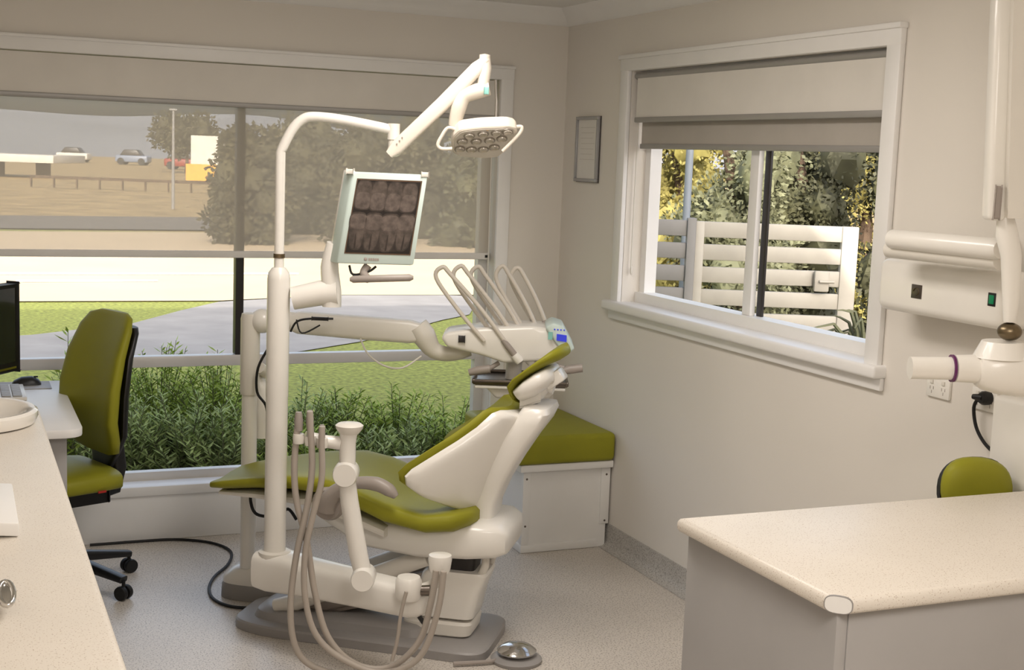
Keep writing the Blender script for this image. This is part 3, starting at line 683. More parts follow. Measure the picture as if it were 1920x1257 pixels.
# ================================================================ OFFICE CHAIR
oc = V((.385, 5.22, 0)); om = V((-.93, -.37, 0)).normalized(); ol = V((.37, -.93, 0)).normalized()
och = thing('office_chair', 'green office chair with black back shell and wheels beside the desk', 'office chair', oc)
def O(f, l, z): return oc + om * f + ol * l + V((0, 0, z))
b = MB(); rings = []
for z, hw, f, th in ((.52, .10, -.155, .03), (.535, .16, -.16, .05), (.58, .195, -.15, .065), (.66, .212, -.135, .07), (.78, .215, -.145, .07), (.90, .205, -.17, .065), (1.0, .185, -.205, .055), (1.045, .155, -.22, .04), (1.06, .10, -.225, .025)):
    ring = []
    for k in range(28):
        y = hw * sg(math.cos(2 * math.pi * k / 28), .65); q = f + th / 2 * sg(math.sin(2 * math.pi * k / 28), .65) + .04 * (y / .22) ** 2
        ring.append(O(q, y, z))
    rings.append(ring)
b.loft(rings); b.build('back_cushion', 'green', och, ang=60)
b = MB(); rings = []
for z, hw, f in ((.44, .05, -.165), (.52, .10, -.185), (.60, .18, -.19), (.75, .20, -.19), (.9, .195, -.21), (.99, .17, -.24), (1.01, .145, -.245)):
    rings.append([O(f + .018 * sg(math.sin(2 * math.pi * k / 24), .5) + .04 * (hw * math.cos(2 * math.pi * k / 24) / .22) ** 2, hw * sg(math.cos(2 * math.pi * k / 24), .65), z) for k in range(24)])
b.loft(rings); b.build('back_shell', 'black', och, ang=60)
b = MB(); flatarm(b, [O(-.20, 0, .60), O(-.22, 0, .45), O(-.20, 0, .37), O(-.12, 0, .355), O(0, 0, .36)], [.03, .03, .03, .025, .025], .05, ol); b.build('back_bracket', 'black', och)
b = MB(); rings = []
for f, hw, zc, th in ((-.16, .16, .435, .05), (-.145, .2, .437, .08), (-.08, .215, .44, .085), (.05, .22, .44, .085), (.17, .21, .437, .08), (.22, .19, .43, .06), (.235, .14, .425, .03)):
    rings.append([O(f, hw * sg(math.cos(2 * math.pi * k / 24), .5), zc + th / 2 * sg(math.sin(2 * math.pi * k / 24), .55)) for k in range(24)])
b.loft(rings); b.build('seat', 'green', och, ang=60)
MB().obox(O(0, 0, .37), om * .13, ol * .11, V((0, 0, .02)), .01).build('seat_mechanism', 'black', och)
MB().tube([O(0, 0, .08), O(0, 0, .2), O(0, 0, .2), O(0, 0, .36)], [.028, .028, .018, .018], 14).build('gas_column', 'black', och)
for k in range(5):
    a = 2 * math.pi * k / 5 + .45
    dr = V((math.cos(a), math.sin(a), 0)); e_ = oc + dr * .29
    lg = MB(); flatarm(lg, [oc + V((0, 0, .11)), oc + dr * .1 + V((0, 0, .108)), oc + dr * .29 + V((0, 0, .078))], [.022, .02, .012], .022, dr.cross(V((0, 0, 1)))); lo = lg.build('leg', 'black', och)
    cs = MB(); sd = dr.cross(V((0, 0, 1)))
    for q in (-1, 1): cs.lathe([(0, -.009), (.026, -.009), (.028, 0), (.026, .009), (0, .009)], e_ + sd * .015 * q + V((0, 0, .028)), sd, 18)
    cs.tube([e_ + V((0, 0, .03)), e_ + V((0, 0, .075))], .007, 8); cs.build('caster', 'rubber', lo)
b = MB(); b.obox(O(-.05, .218, .415), om * .016, ol * .002, V((0, 0, .004))); b.build('red_tag', 'red', och)

# ================================================================ DESK AT THE LEFT
r = thing('desk', 'white desk with rounded corner under the computer screen by the wide window', 'desk', (0.0, 5.2, 0))
b = MB(); poly = [(XL + .005, 4.72, .69), (.36, 4.72, .69)]
for k in range(1, 6): a = -math.pi / 2 + k * math.pi / 2 / 5; poly.append((.36 + .06 * math.cos(a), 4.78 + .06 * math.sin(a), .69))
poly += [(.42, Y0 - .06, .69), (XL + .005, Y0 - .06, .69)]
b.prism(poly, (0, 0, .03), .004); b.build('desk_top', 'trim', r)
MB().box((XL + .02, 4.80, 0.001), (.37, 4.825, .69), .002).build('end_panel', 'lamgrey', r)
MB().box((XL + .02, 5.66, 0.001), (.05, 5.69, .69), .002).build('back_panel', 'lamgrey', r)
sm_ = V((.80, -.60, 0)); sr = V((.60, .80, 0))
scn = D(8, 590, 4.95); scn.z = 0
scn = scn - sr * .18
r = thing('computer_monitor', 'black computer screen standing on the white desk at the left edge', 'computer monitor', (scn.x, scn.y, .72))
b = MB(); b.obox(scn + V((0, 0, 1.0)), sr * .235, sm_ * .02, V((0, 0, .165)), .008); b.build('casing', 'black', r)
MB().obox(scn + sm_ * .0205 + V((0, 0, 1.01)), sr * .215, sm_ * .0012, V((0, 0, .14))).build('screen', 'dscr', r)
MB().obox(scn + sm_ * .021 + V((0, 0, .848)), sr * .22, sm_ * .0012, V((0, 0, .004))).build('trim_strip', 'chrome', r)
b = MB(); b.lathe([(0, 0), (.11, 0), (.11, .008), (.09, .014), (0, .014)], scn + V((0, 0, .721))); b.tube([scn - sm_ * .02 + V((0, 0, .73)), scn - sm_ * .03 + V((0, 0, .95))], .022, 12); b.build('stand', 'black', r)
mp = onz(50, 722, .722)
o = MB().box((mp.x - .10, mp.y - .10, .7205), (mp.x + .09, mp.y + .07, .7235), .001).build('mouse_pad', 'lamgrey'); tag(o, 'thin grey pad under the black mouse on the desk', 'mouse pad')
r = thing('computer_mouse', 'black computer mouse on the pad at the back of the desk', 'computer mouse', (mp.x, mp.y, .724))
b = MB(); rings = []
for u, hw, h in ((-.055, .015, .008), (-.048, .026, .018), (-.02, .032, .032), (.02, .03, .034), (.045, .026, .022), (.055, .015, .008)):
    rings.append([V((mp.x + u, mp.y + hw * math.cos(math.pi * k / 10), .724 + h * math.sin(math.pi * k / 10))) for k in range(11)])
b.loft(rings); b.build('mouse_body', 'black', r)
MB().obox((mp.x + .035, mp.y, .7545), (.008, 0, 0), (0, .003, 0), (0, 0, .003), .001).build('scroll_wheel', 'rubber', r)
kb = onz(10, 735, .722)
r = thing('keyboard', 'pale keyboard lying on the white desk before the screen', 'keyboard', (kb.x - .02, kb.y - .08, .721))
MB().box((kb.x - .12, kb.y - .2, .721), (kb.x + .07, kb.y + .1, .734), .003).build('key_tray', 'white2', r)
b = MB()
for i in range(4):
    for j in range(9): b.box((kb.x - .10 + i * .04, kb.y - .185 + j * .03, .734), (kb.x - .10 + i * .04 + .034, kb.y - .185 + j * .03 + .025, .739), .002, 1)
b.build('keys', 'lamgrey', r)

# ================================================================ LEFT BENCH
r = thing('bench_cabinet', 'grey base cabinet under the long left worktop', 'cabinet', (-.1, 2.6, 0))
MB().box((XL + .02, 1.0, .1), (.20, 4.17, .866)).build('body', 'lamgrey', r)
MB().box((XL + .02, 1.0, 0.001), (.15, 4.15, .1)).build('kick_board', 'dark', r)
for k in range(6):
    y0 = 1.01 + k * .526
    dd = MB().box((.20, y0, .12), (.218, y0 + .52, .85), .002).build('door', 'lamgrey', r)
    MB().tube([(.24, y0 + .44, .60), (.24, y0 + .44, .76)], .006, 8).build('handle', 'chrome', dd)
o = MB().box((XL + .005, .98, .867), (.245, 4.2, .90), .014, 4).build('worktop', 'lam'); tag(o, 'long cream speckled worktop on the left carrying the wash basin', 'worktop')
bc = V((.035, 4.0, .9))
r = thing('wash_basin', 'round white wash basin set on the end of the left worktop', 'wash basin', bc)
MB().lathe([(.17, .0), (.188, .004), (.196, .022), (.195, .036), (.186, .043), (.168, .042), (.158, .034), (.14, .018), (.09, .007), (.025, .004), (0, .004)], bc + V((0, 0, .001)), n=48).build('bowl', 'porc', r)
MB().lathe([(0, 0), (.02, 0), (.02, .003), (0, .003)], bc + V((0, 0, .0055)), n=20).build('drain', 'chrome', r)
cpt = onz(36, 1008, .9)
o = MB().prism([(cpt.x, cpt.y, .901), (cpt.x, cpt.y + .30, .901), (cpt.x, cpt.y + .30, .94), (cpt.x, cpt.y, .93)], (-.30, 0, .03), .004).build('paper_tray', 'trim'); tag(o, 'flat white tray lying on the left worktop at the photo edge', 'tray')
hp = onz(12, 1145, .90)
r = thing('tap', 'chrome lever of a tap low on the left worktop', 'tap', (hp.x - .12, hp.y, .901))
b = MB(); pts = []
for k in range(17):
    a = 2 * math.pi * k / 16; pts.append(V((hp.x + .012 * math.cos(a), hp.y + .04 * math.sin(a), .93 + .008 * math.sin(a))))
b.tube(pts, .005, 10); b.obox((hp.x, hp.y, .93), (.009, 0, 0), (0, .034, .006), (0, 0, .002), .001); b.build('lever', 'chrome', r)
b = MB(); b.tube([(hp.x - .012, hp.y, .93), (hp.x - .06, hp.y, .942), (hp.x - .12, hp.y, .94)], [.007, .01, .016], 10); b.lathe([(0, 0), (.03, 0), (.03, .01), (.02, .02), (.018, .05), (0, .06)], (hp.x - .12, hp.y, .901)); b.build('tap_body', 'chrome', r)

# ================================================================ RIGHT BENCH
bx0, by0, by1 = 1.53, 1.985, 2.585
r = thing('peninsula_cabinet', 'grey cabinet carrying the speckled worktop at the right front', 'cabinet', (2.1, 2.28, 0))
MB().box((bx0 + .045, by0 + .045, .001), (X0 - .06, by1 - .045, .866)).build('body', 'lamgrey', r)
MB().box((bx0 + .02, by0 + .022, .001), (bx0 + .045, by1 - .02, .866), .001).build('end_panel', 'lamgrey', r)
MB().box((bx0 + .046, by0 + .02, .001), (2.3, by0 + .045, .866), .001).build('front_panel', 'lamgrey', r)
MB().box((2.304, by0 + .02, .001), (X0 - .06, by0 + .045, .866), .001).build('front_panel', 'lamgrey', r)
MB().box((bx0 + .046, by1 - .045, .001), (X0 - .06, by1 - .02, .866), .001).build('rear_panel', 'lamgrey', r)
c = .035
out = [(bx0, by0 + c), (bx0 + c, by0), (X0 - .055, by0), (X0 - .055, by1), (bx0, by1)]
def inset(poly, d):
    res = []; n = len(poly)
    for i in range(n):
        p, q, s_ = V(poly[i - 1]), V(poly[i]), V(poly[(i + 1) % n])
        e1 = (q - p).normalized(); e2 = (s_ - q).normalized(); n1 = V((-e1.y, e1.x)); n2 = V((-e2.y, e2.x))
        bis = (n1 + n2).normalized(); res.append(q + bis * (d / max(.3, bis.dot(n1))))
    return res
b = MB(); rings = []
for ins, z in ((.010, .866), (.004, .868), (.0005, .874), (0, .883), (.001, .891), (.005, .8975), (.012, .90)):
    rings.append([V((p[0], p[1], z)) for p in (inset(out, ins) if ins else [V(q) for q in out])])
b.loft(rings); wt = b.build('worktop', 'lam', ang=50); tag(wt, 'cream speckled worktop with a clipped rounded corner at right front', 'worktop')
cc = V((bx0 + c / 2, by0 + c / 2, .883)); cn = V((-1, -1, 0)).normalized(); ct = V((1, -1, 0)).normalized()
def capring(s1, q): return [cc + cn * q + ct * .026 * s1 * sg(math.cos(2 * math.pi * k / 24), .7) + V((0, 0, .0165 * s1)) * sg(math.sin(2 * math.pi * k / 24), .7) for k in range(24)]
b = MB(); b.loft([capring(1.06, -.006), capring(1.06, .0008)]); b.build('cap_edge', 'base', wt)
b = MB(); b.loft([capring(.98, -.006), capring(.98, .0014)]); b.build('corner_cap', 'box', wt)

# ================================================================ OPERATOR STOOL
bkc = D(1832, 906, 3.47)
n_ = V((.12, .99, 0)).normalized(); l_ = n_.cross(V((0, 0, 1)))
sc_ = V((bkc.x - .02, bkc.y + .22, 0)); sc_.x = min(sc_.x, X0 - .19)
r = thing('operator_stool', 'small stool with rounded green backrest between the worktop and the side wall', 'stool', sc_)
b = MB(); rings = []
for u, hx_, hz_ in ((-.03, .06, .05), (-.024, .095, .075), (-.008, .106, .084), (.008, .106, .084), (.02, .095, .075), (.025, .06, .05)):
    rings.append([bkc + V((0, 0, -.015)) + n_ * u + l_ * hx_ * sg(math.cos(2 * math.pi * k / 32), .8) + V((0, 0, hz_)) * sg(math.sin(2 * math.pi * k / 32), .85) + V((0, 0, -.012)) * math.cos(2 * math.pi * k / 32) for k in range(32)])
b.loft(rings); b.build('backrest', 'green', r, ang=60)
b = MB(); rings = []
for u, g_ in ((.012, 1.02), (.03, 1.0), (.036, .8)):
    rings.append([bkc + V((0, 0, -.015)) + n_ * u + l_ * .102 * g_ * sg(math.cos(2 * math.pi * k / 32), .8) + V((0, 0, .08 * g_)) * sg(math.sin(2 * math.pi * k / 32), .85) for k in range(32)])
b.loft(rings); b.build('back_shell', 'black', r, ang=60)
MB().lathe([(0, .47), (.15, .47), (.165, .49), (.165, .53), (.15, .555), (0, .56)], sc_).build('seat', 'green', r)
MB().tube([sc_ + V((0, 0, .46)), V((bkc.x, bkc.y + .03, .46)), V((bkc.x, bkc.y + .012, .6)), bkc + V((0, 0, -.03)) + n_ * .035], .012, 10, 5).build('back_bracket', 'black', r)
MB().tube([sc_ + V((0, 0, .06)), sc_ + V((0, 0, .47))], .025, 12).build('gas_column', 'chrome', r)
for k in range(5):
    a = 2 * math.pi * k / 5 + .95; dr = V((math.cos(a), math.sin(a), 0))
    lo = MB().tube([sc_ + V((0, 0, .09)), sc_ + dr * .15 + V((0, 0, .065))], [.02, .013], 10).build('leg', 'chrome', r)
    MB().lathe([(0, -.012), (.026, -.012), (.028, 0), (.026, .012), (0, .012)], sc_ + dr * .15 + V((0, 0, .028)), dr.cross(V((0, 0, 1))), 16).build('caster', 'rubber', lo)

# ================================================================ X-RAY UNIT ON THE RIGHT WALL
XB = 2.56
p1, p2 = onx(1647, 482, XB), onx(1876, 622, XB)
r = thing('control_box', 'white rounded x-ray control box on the wall under the horizontal arm', 'control box', (X0, (p1.y + p2.y) / 2, p2.z))
MB().box((XB, p2.y, p2.z), (X0 - .02, p1.y, p1.z), .028, 4).build('housing', 'white', r)
MB().box((X0 - .02, p2.y + .04, p2.z + .03), (X0, p1.y - .04, p1.z - .03)).build('wall_plate', 'white2', r)
g = onx(1719, 547, XB)
bo = MB().obox(g, (.002, 0, 0), (0, .022, 0), (0, 0, .02), .001).build('badge', 'steel', r)
b = MB(); pts = [g + V((-.0025, .012 * math.cos(t), .010 * math.sin(t))) for t in [k * .5 for k in range(10)]]; b.tube(pts, .0015, 6); b.build('badge_emblem', 'brass', bo)
g = onx(1860, 562, XB)
sw = MB().obox(g, (.002, 0, 0), (0, .014, 0), (0, 0, .018), .001).build('switch', 'black', r)
MB().obox(g + V((-.002, 0, 0)), (.0015, 0, 0), (0, .009, 0), (0, 0, .012), .001).build('switch_light', 'greenled', sw)

xr = thing('xray_machine', 'white wall mounted dental x-ray machine with folded arms and a short cone', 'x-ray machine', onx(1885, 640, 2.45))
XA = 2.46
b = MB(); a_, b_ = onx(1670, 448, XA), onx(1876, 468, XA)
b.tube([a_, a_.lerp(b_, .02), a_.lerp(b_, .97), b_], [.020, .027, .028, .023], 20); b.build('extension_arm', 'white', xr)
b = MB(); a2, b2 = onx(1668, 468, XA + .02), onx(1876, 490, XA + .02); b.tube([a2, b2], .024, 14); b.build('arm_cover', 'white2', xr)
q = a_.lerp(b_, .5); MB().box((q.x, q.y - .03, q.z - .025), (X0, q.y + .03, q.z + .015), .004).build('wall_mount', 'white2', xr)
DX = 3.28
b = MB(); b.tube([D(1885, 405, DX), D(1888, 440, DX), D(1896, 480, DX), D(1896, 560, DX), D(1893, 604, DX)], [.020, .027, .025, .021, .015], 18); b.build('wrist_arm', 'white', xr)
b = MB(); b.obox(D(1871, 190, DX), (D(1862, 412, DX) - D(1880, -40, DX)) * .5, Rt * .022, HF * .028, .012, 3); b.build('scissor_arm', 'white', xr)
b = MB(); b.obox(D(1914, 180, DX - .05), (D(1908, 405, DX - .05) - D(1921, -40, DX - .05)) * .5, Rt * .022, HF * .03, .012, 3); b.build('scissor_arm', 'white2', xr)
b = MB(); b.obox(D(1870, 380, DX - .03), V((0, 0, .04)), Rt * .008, HF * .004, .003); b.build('arm_hinge', 'greyp', xr)
b = MB(); b.tube([D(1890, -40, DX - .01), D(1886, 395, DX - .01)], .008, 10); b.build('arm_spring_cover', 'greyp', xr)
MB().ell(D(1893, 622, DX), Rt * .030, HF * .030, V((0, 0, .023))).build('ball_joint', 'brass', xr)
hc_ = D(1895, 692, DX)
b = MB(); rings = []
for u, rr in ((-.085, .045), (-.07, .055), (-.03, .065), (.02, .07), (.07, .07), (.11, .062), (.135, .04)):
    rings.append([hc_ + Rt * u + (V((0, 0, 1)) * math.sin(2 * math.pi * k / 24) + HF * math.cos(2 * math.pi * k / 24)) * rr for k in range(24)])
b.loft(rings); b.tube([D(1880, 640, DX), D(1878, 670, DX)], [.05, .07], 20); b.build('tube_head', 'white', xr, ang=50)
a_, b_ = D(1835, 692, DX), D(1706, 690, DX)
b = MB(); b.tube([a_, a_.lerp(b_, .35), a_.lerp(b_, .36), b_], [.036, .034, .029, .028], 24); b.build('cone', 'white', xr)
q = D(1785, 691, DX); dr = (b_ - a_).normalized(); MB().tube([q - dr * .003, q + dr * .003], .0345, 24).build('cone_ring', 'purple', xr)
q = D(1840, 691, DX); MB().tube([q - dr * .004, q + dr * .004], .046, 24).build('collar', 'white2', xr)
g1, g2 = onx(1872, 740, X0 - .05), onx(1925, 925, X0 - .05)
o = MB().box((X0 - .07, g2.y - .10, g2.z), (X0, g1.y, g1.z), .012, 3).build('wall_bracket', 'white'); tag(o, 'white upright bracket box on the wall behind the x-ray head', 'bracket')

# outlets
def outlet(px, py, label, w=.05, h=.031):
    g = onx(px, py, X0)
    r = thing('power_outlet', label, 'power outlet', (X0, g.y, g.z))
    MB().box((X0 - .01, g.y - w, g.z - h), (X0, g.y + w, g.z + h), .003).build('face_plate', 'white', r)
    b = MB()
    for s_ in (-.5, .5):
        MB().box((X0 - .014, g.y + w * s_ - .006, g.z + .010), (X0 - .009, g.y + w * s_ + .006, g.z + .022), .001).build('switch', 'white2', r)
        for q in (-.007, .007): b.box((X0 - .0105, g.y + w * s_ + q - .0012, g.z - .008), (X0 - .0098, g.y + w * s_ + q + .0012, g.z + .001))
        b.box((X0 - .0105, g.y + w * s_ - .001, g.z - .020), (X0 - .0098, g.y + w * s_ + .001, g.z - .011))
    b.build('socket_slots', 'greyp', r)
    return g
outlet(1763, 727, 'white double power outlet with nothing plugged in below the x-ray cone')
g = outlet(1850, 750, 'white power outlet with the black plug in it')
r = thing('mains_cable', 'black plug and mains cable hanging down the wall from the right outlet', 'power cable', (X0 - .03, g.y, g.z - .3))
q = onx(1843, 747, X0 - .03)
b = MB(); b.tube([q + V((.02, 0, 0)), q + V((.0, 0, 0)), q + V((-.01, 0, 0))], [.02, .02, .014], 14); b.tube([q, q + V((-.01, .03, 0))], [.013, .007], 10); b.build('plug', 'black', r)
b = MB(); b.tube([onx(1834, 747, X0 - .035), onx(1826, 765, X0 - .03), onx(1830, 800, X0 - .025), onx(1845, 830, X0 - .02), onx(1870, 858, X0 - .015), onx(1895, 900, X0 - .012)], .005, 8, 5); b.build('lead', 'rubber', r)

# ================================================================ OUTSIDE
GZ = -.15
def gp(x, y, dz=0): return onz(x, y, GZ + dz)
struct(MB().poly([(-60, Y0 + .16, GZ - .02), (4.4, Y0 + .16, GZ - .02), (14, 30, GZ - .02), (-60, 30, GZ - .02)]).build('lawn', 'grass', recalc=False), 'green lawn outside the wide window')
struct(MB().poly([(-300, -20, GZ - .05), (300, -20, GZ - .05), (300, 500, GZ - .05), (-300, 500, GZ - .05)]).build('ground', 'verge', recalc=False), 'dry grass ground')
struct(MB().poly([(-4, Y0 + .16, GZ - .012), (2.9, Y0 + .16, GZ - .012), (2.9, 7.6, GZ - .012), (-4, 7.4, GZ - .012)]).build('garden_bed', 'soil', recalc=False), 'dark planting bed under the window')
pth = [(-60, 676), (0, 672), (300, 668), (520, 666), (680, 640), (830, 600), (880, 590), (900, 556), (800, 552), (640, 553), (410, 566), (340, 582), (250, 606), (60, 628), (-60, 634)]
struct(MB().poly([gp(x, y, -.01) for x, y in pth]).build('path', 'path', recalc=False), 'grey concrete drive crossing the lawn')
struct(MB().poly([gp(x, y, -.005) for x, y in ((-200, 566), (410, 564), (640, 553), (1000, 553), (1000, 440), (-200, 432))]).build('road', 'road', recalc=False), 'wide pale road in front of the building')
b = MB()
for q in ([(-100, 511), (560, 512), (560, 515), (-100, 515)], [(30, 525), (296, 525), (296, 528), (30, 529)]): b.poly([gp(x, y, .0) for x, y in q])
struct(b.build('road_lines', 'line', recalc=False), 'white painted road lines')
struct(MB().poly([gp(x, y, -.015) for x, y in ((-200, 402), (440, 408), (440, 432), (-200, 426))]).build('far_lane', 'asph', recalc=False), 'grey lane beyond the verge')
struct(MB().poly([(X0 + .16, -5, GZ - .01), (14, -5, GZ - .01), (14, 30, GZ - .01), (4.4, Y0 + .16, GZ - .01), (X0 + .16, Y0 + .16, GZ - .01)]).build('driveway', 'asph', recalc=False), 'asphalt yard outside the side window')
b = MB(); n = 80; rows = []
for j, (dd, hh) in enumerate(((200, 0), (260, .45), (340, 1.0), (420, .7))):
    rows.append([V((-160 + 6.5 * k, dd, GZ - .1 + hh * (8 + 1.8 * math.sin(k * .21 + 1) + 1.0 * math.sin(k * .57)))) for k in range(n)])
b.loft(rows, closed=False); struct(b.build('hills', 'hill'), 'hazy hills on the horizon')

def leaf(bm, p, d, L, w, nrm=None):
    d = d.normalized(); s_ = d.cross(nrm if nrm else V((random.gauss(0, 1), random.gauss(0, 1), random.gauss(0, 1)))).normalized() * w
    v = [bm.verts.new(p - s_ * .3), bm.verts.new(p + d * L * .5 + s_), bm.verts.new(p + d * L), bm.verts.new(p + d * L * .5 - s_)]
    bm.faces.new(v)
def rdir(): return V((random.gauss(0, 1), random.gauss(0, 1), random.gauss(0, 1))).normalized()
def tree(name, label, base, h, rad, mat, zlow=.15, nl=3500, ls=.18, clumps=26):
    base = V(base); r = thing(name, label, 'tree' if name != 'hedge_shrub' else 'shrub', base)
    MB().tube([base, base + V((.1, 0, h * .35)), base + V((-.1, .1, h * .7))], [h * .03, h * .022, h * .012], 8).build('trunk', 'bark', r)
    b = MB(); cz = h * (zlow + (1 - zlow) / 2); hr = h * (1 - zlow) / 2; vs = max(1.0, hr / rad * .6)
    cl = []
    for k in range(clumps):
        d = rdir() * (random.random() ** .4) * .74
        if zlow < .01 and k % 3 == 0: d.z = -.85 + .25 * random.random()
        c_ = base + V((d.x * rad, d.y * rad, cz + d.z * hr)); s_ = rad * random.uniform(.24, .38); cl.append((c_, s_))
        bb = bmesh.new(); bmesh.ops.create_icosphere(bb, subdivisions=2, radius=s_ * .8)
        for v in bb.verts: v.co = v.co * random.uniform(.75, 1.15); v.co.z *= vs; v.co += c_
        b._add(bb)
    for k in range(nl):
        c_, s_ = random.choice(cl); d = rdir(); p = c_ + V((d.x, d.y, d.z * vs)) * s_ * random.uniform(.75, 1.25)
        leaf(b.bm, p, (d + rdir() * .9), ls * random.uniform(.7, 1.3), ls * .32)
    b.build('crown', mat, r, recalc=False)
    return r
def gd(px, d):
    p = D(px, 500, d); return V((p.x, p.y, GZ - .02))
def th_(px, py, d): return D(px, py, d).z - GZ
tree('tree', 'dark far tree above the white building left of the mullion', gd(348, 95), th_(348, 208, 95), 2.5, Mt['leafo'], .3, 3500, .3)
for px, d, ty, rd, lab, mt in ((470, 26.5, 214, 1.0, 'low rounded tree just right of the window mullion, across the road', 'leafo'), (572, 30.5, 205, 1.35, 'broad dark tree behind the pole, across the road', 'leafo'), (688, 27.5, 212, 1.15, 'dark tree across the road behind the pole monitor', 'leafo'), (795, 31, 195, 1.4, 'tall dark tree across the road below the lamp arm', 'leafo'), (905, 28, 210, 1.15, 'dark tree across the road at the right jamb of the wide window', 'leafd')):
    tree('tree', lab, gd(px, d), th_(px, ty, d), rd, Mt[mt], .0, 6500, .13, 42)
# service station canopy, cars, poles
cp_ = gd(40, 70)
r = thing('fuel_canopy', 'white flat canopy of a far service station at the left', 'canopy', cp_)
pz = D(40, 296, 70).z
MB().obox(V((cp_.x, cp_.y, pz)), Rt * 2.6, HF * 2.5, V((0, 0, .2)), .03).build('canopy_roof', 'pale', r)
for s_ in (-1, 1): MB().obox(V((cp_.x, cp_.y, (pz + GZ) / 2)) + Rt * 1.2 * s_, Rt * .35, HF * .12, V((0, 0, (pz - GZ) / 2))).build('canopy_post', 'bark', r)
bd_ = gd(388, 75)
r = thing('roadside_building', 'far white building with a yellow base right of the dark tree', 'building', bd_)
z1_, z2_ = D(385, 255, 75).z, D(385, 308, 75).z
MB().obox(V((bd_.x, bd_.y, (z1_ + z2_) / 2)), Rt * .75, HF * .8, V((0, 0, (z1_ - z2_) / 2))).build('upper_storey', 'pale', r)
MB().obox(V((bd_.x, bd_.y, (z2_ + GZ) / 2)), Rt * 1.0, HF * .9, V((0, 0, (z2_ - GZ) / 2))).build('base_storey', 'cyel', r)
def car(px, d, label, mat):
    p = gd(px, d); r = thing('car', label, 'car', p)
    MB().obox(p + V((0, 0, .55)), Rt * 1.5, HF * .8, V((0, 0, .32)), .12, 3).build('body', mat, r)
    MB().prism([p + Rt * x - HF * .7 + V((0, 0, z)) for x, z in ((-1.1, .85), (.9, .85), (.5, 1.4), (-.7, 1.4))], HF * 1.4, .08, 2).build('cabin', 'dark', r)
    for s_ in (-.95, .95):
        for q in (-.75, .75): MB().lathe([(0, -.1), (.32, -.1), (.32, .1), (0, .1)], p + Rt * s_ + HF * q + V((0, 0, .32)), HF, 16).build('wheel', 'rubber', r)
car(250, 125, 'pale blue car parked far away left of the light pole', 'cblu')
car(345, 110, 'red car parked far away right of the light pole', 'cred')
car(140, 130, 'dull white car parked far away by the service station', 'pale')
p = gd(324, 40); z_ = D(330, 206, 40).z
r = thing('light_pole', 'slim pale street pole standing across the road', 'street pole', p)
MB().tube([p, V((p.x, p.y, z_))], [.055, .035], 10).build('pole', 'fence', r)
MB().obox(V((p.x, p.y, z_)), Rt * .12, HF * .06, V((0, 0, .03)), .02).build('lamp_head', 'fence', r)
p0 = gd(60, 55); p1_ = gd(400, 55)
r = thing('guard_rail', 'low dark rail along the far side of the verge', 'guard rail', (p0 + p1_) / 2)
MB().obox((p0 + p1_) / 2 + V((0, 0, .42)), (p1_ - p0) / 2, HF * .04, V((0, 0, .06))).build('rail', 'bark', r)
for k in range(9): MB().obox(p0.lerp(p1_, k / 8) + V((0, 0, .22)), Rt * .03, HF * .05, V((0, 0, .22))).build('rail_post', 'bark', r)

# garden shrubs under the window
def shrub(label, base, h, w, ns, mat, ll=.06, grp='leafy shrubs under the wide window'):
    base = V(base); r = thing('garden_shrub', label, 'shrub', base, grp)
    st = MB(); lf = MB()
    for k in range(ns):
        a = random.uniform(0, 2 * math.pi); sp = random.random() ** .6 * w
        tip = base + V((math.cos(a) * sp, math.sin(a) * sp * .7, h * random.uniform(.5, 1.0) * (1 - .2 * sp / w)))
        mid = base.lerp(tip, .5) + V((math.cos(a) * sp * -.12, math.sin(a) * sp * -.12, .05))
        st.tube([base + V((random.uniform(-.03, .03), random.uniform(-.03, .03), 0)), mid, tip], [.004, .003, .0015], 5)
        nl = int(28 + 20 * h)
        for j in range(nl):
            t = .15 + .85 * j / nl
            p_ = (base.lerp(mid, t * 2) if t < .5 else mid.lerp(tip, t * 2 - 1))
            ang = j * 2.4; out_ = V((math.cos(ang), math.sin(ang), .6))
            leaf(lf.bm, p_, out_, ll * random.uniform(.6, 1.3), ll * .105, V((random.gauss(0, .6), random.gauss(0, .6), 1)))
    st.build('stems', 'leafm', r); lf.build('leaves', mat, r, recalc=False)
shl = 'bushy narrow leaved shrub in the bed below the wide window'
for px, d, h, w, ns, mt in ((175, 6.9, .86, .30, 90, 'leafs'), (240, 6.5, .74, .30, 80, 'leafg'), (300, 7.1, .90, .33, 90, 'leafs'), (345, 6.55, .74, .32, 90, 'leafg'), (410, 7.0, .84, .32, 90, 'leafs'), (425, 6.5, .62, .28, 70, 'leafg'), (560, 6.9, .72, .32, 80, 'leafg'), (590, 6.5, .52, .28, 80, 'leafs'),
                         (640, 7.0, .66, .32, 80, 'leafs'), (700, 6.6, .54, .32, 80, 'leafg'), (745, 7.1, .66, .32, 80, 'leafs'), (790, 6.75, .58, .30, 80, 'leafg'), (845, 6.9, .66, .28, 80, 'leafs'), (110, 6.6, .70, .32, 60, 'leafg'), (500, 6.7, .6, .3, 70, 'leafs')):
    p = D(px, 800, d); shrub(shl, (p.x, p.y, GZ - .012), h, w, ns, mt, .055)
p = D(128, 700, 6.45)
shrub('tall slender shrub rising above the rail left of the office chair', (p.x, p.y, GZ - .012), 1.12, .08, 8, 'leafs', .07, 'slender tall shrubs')

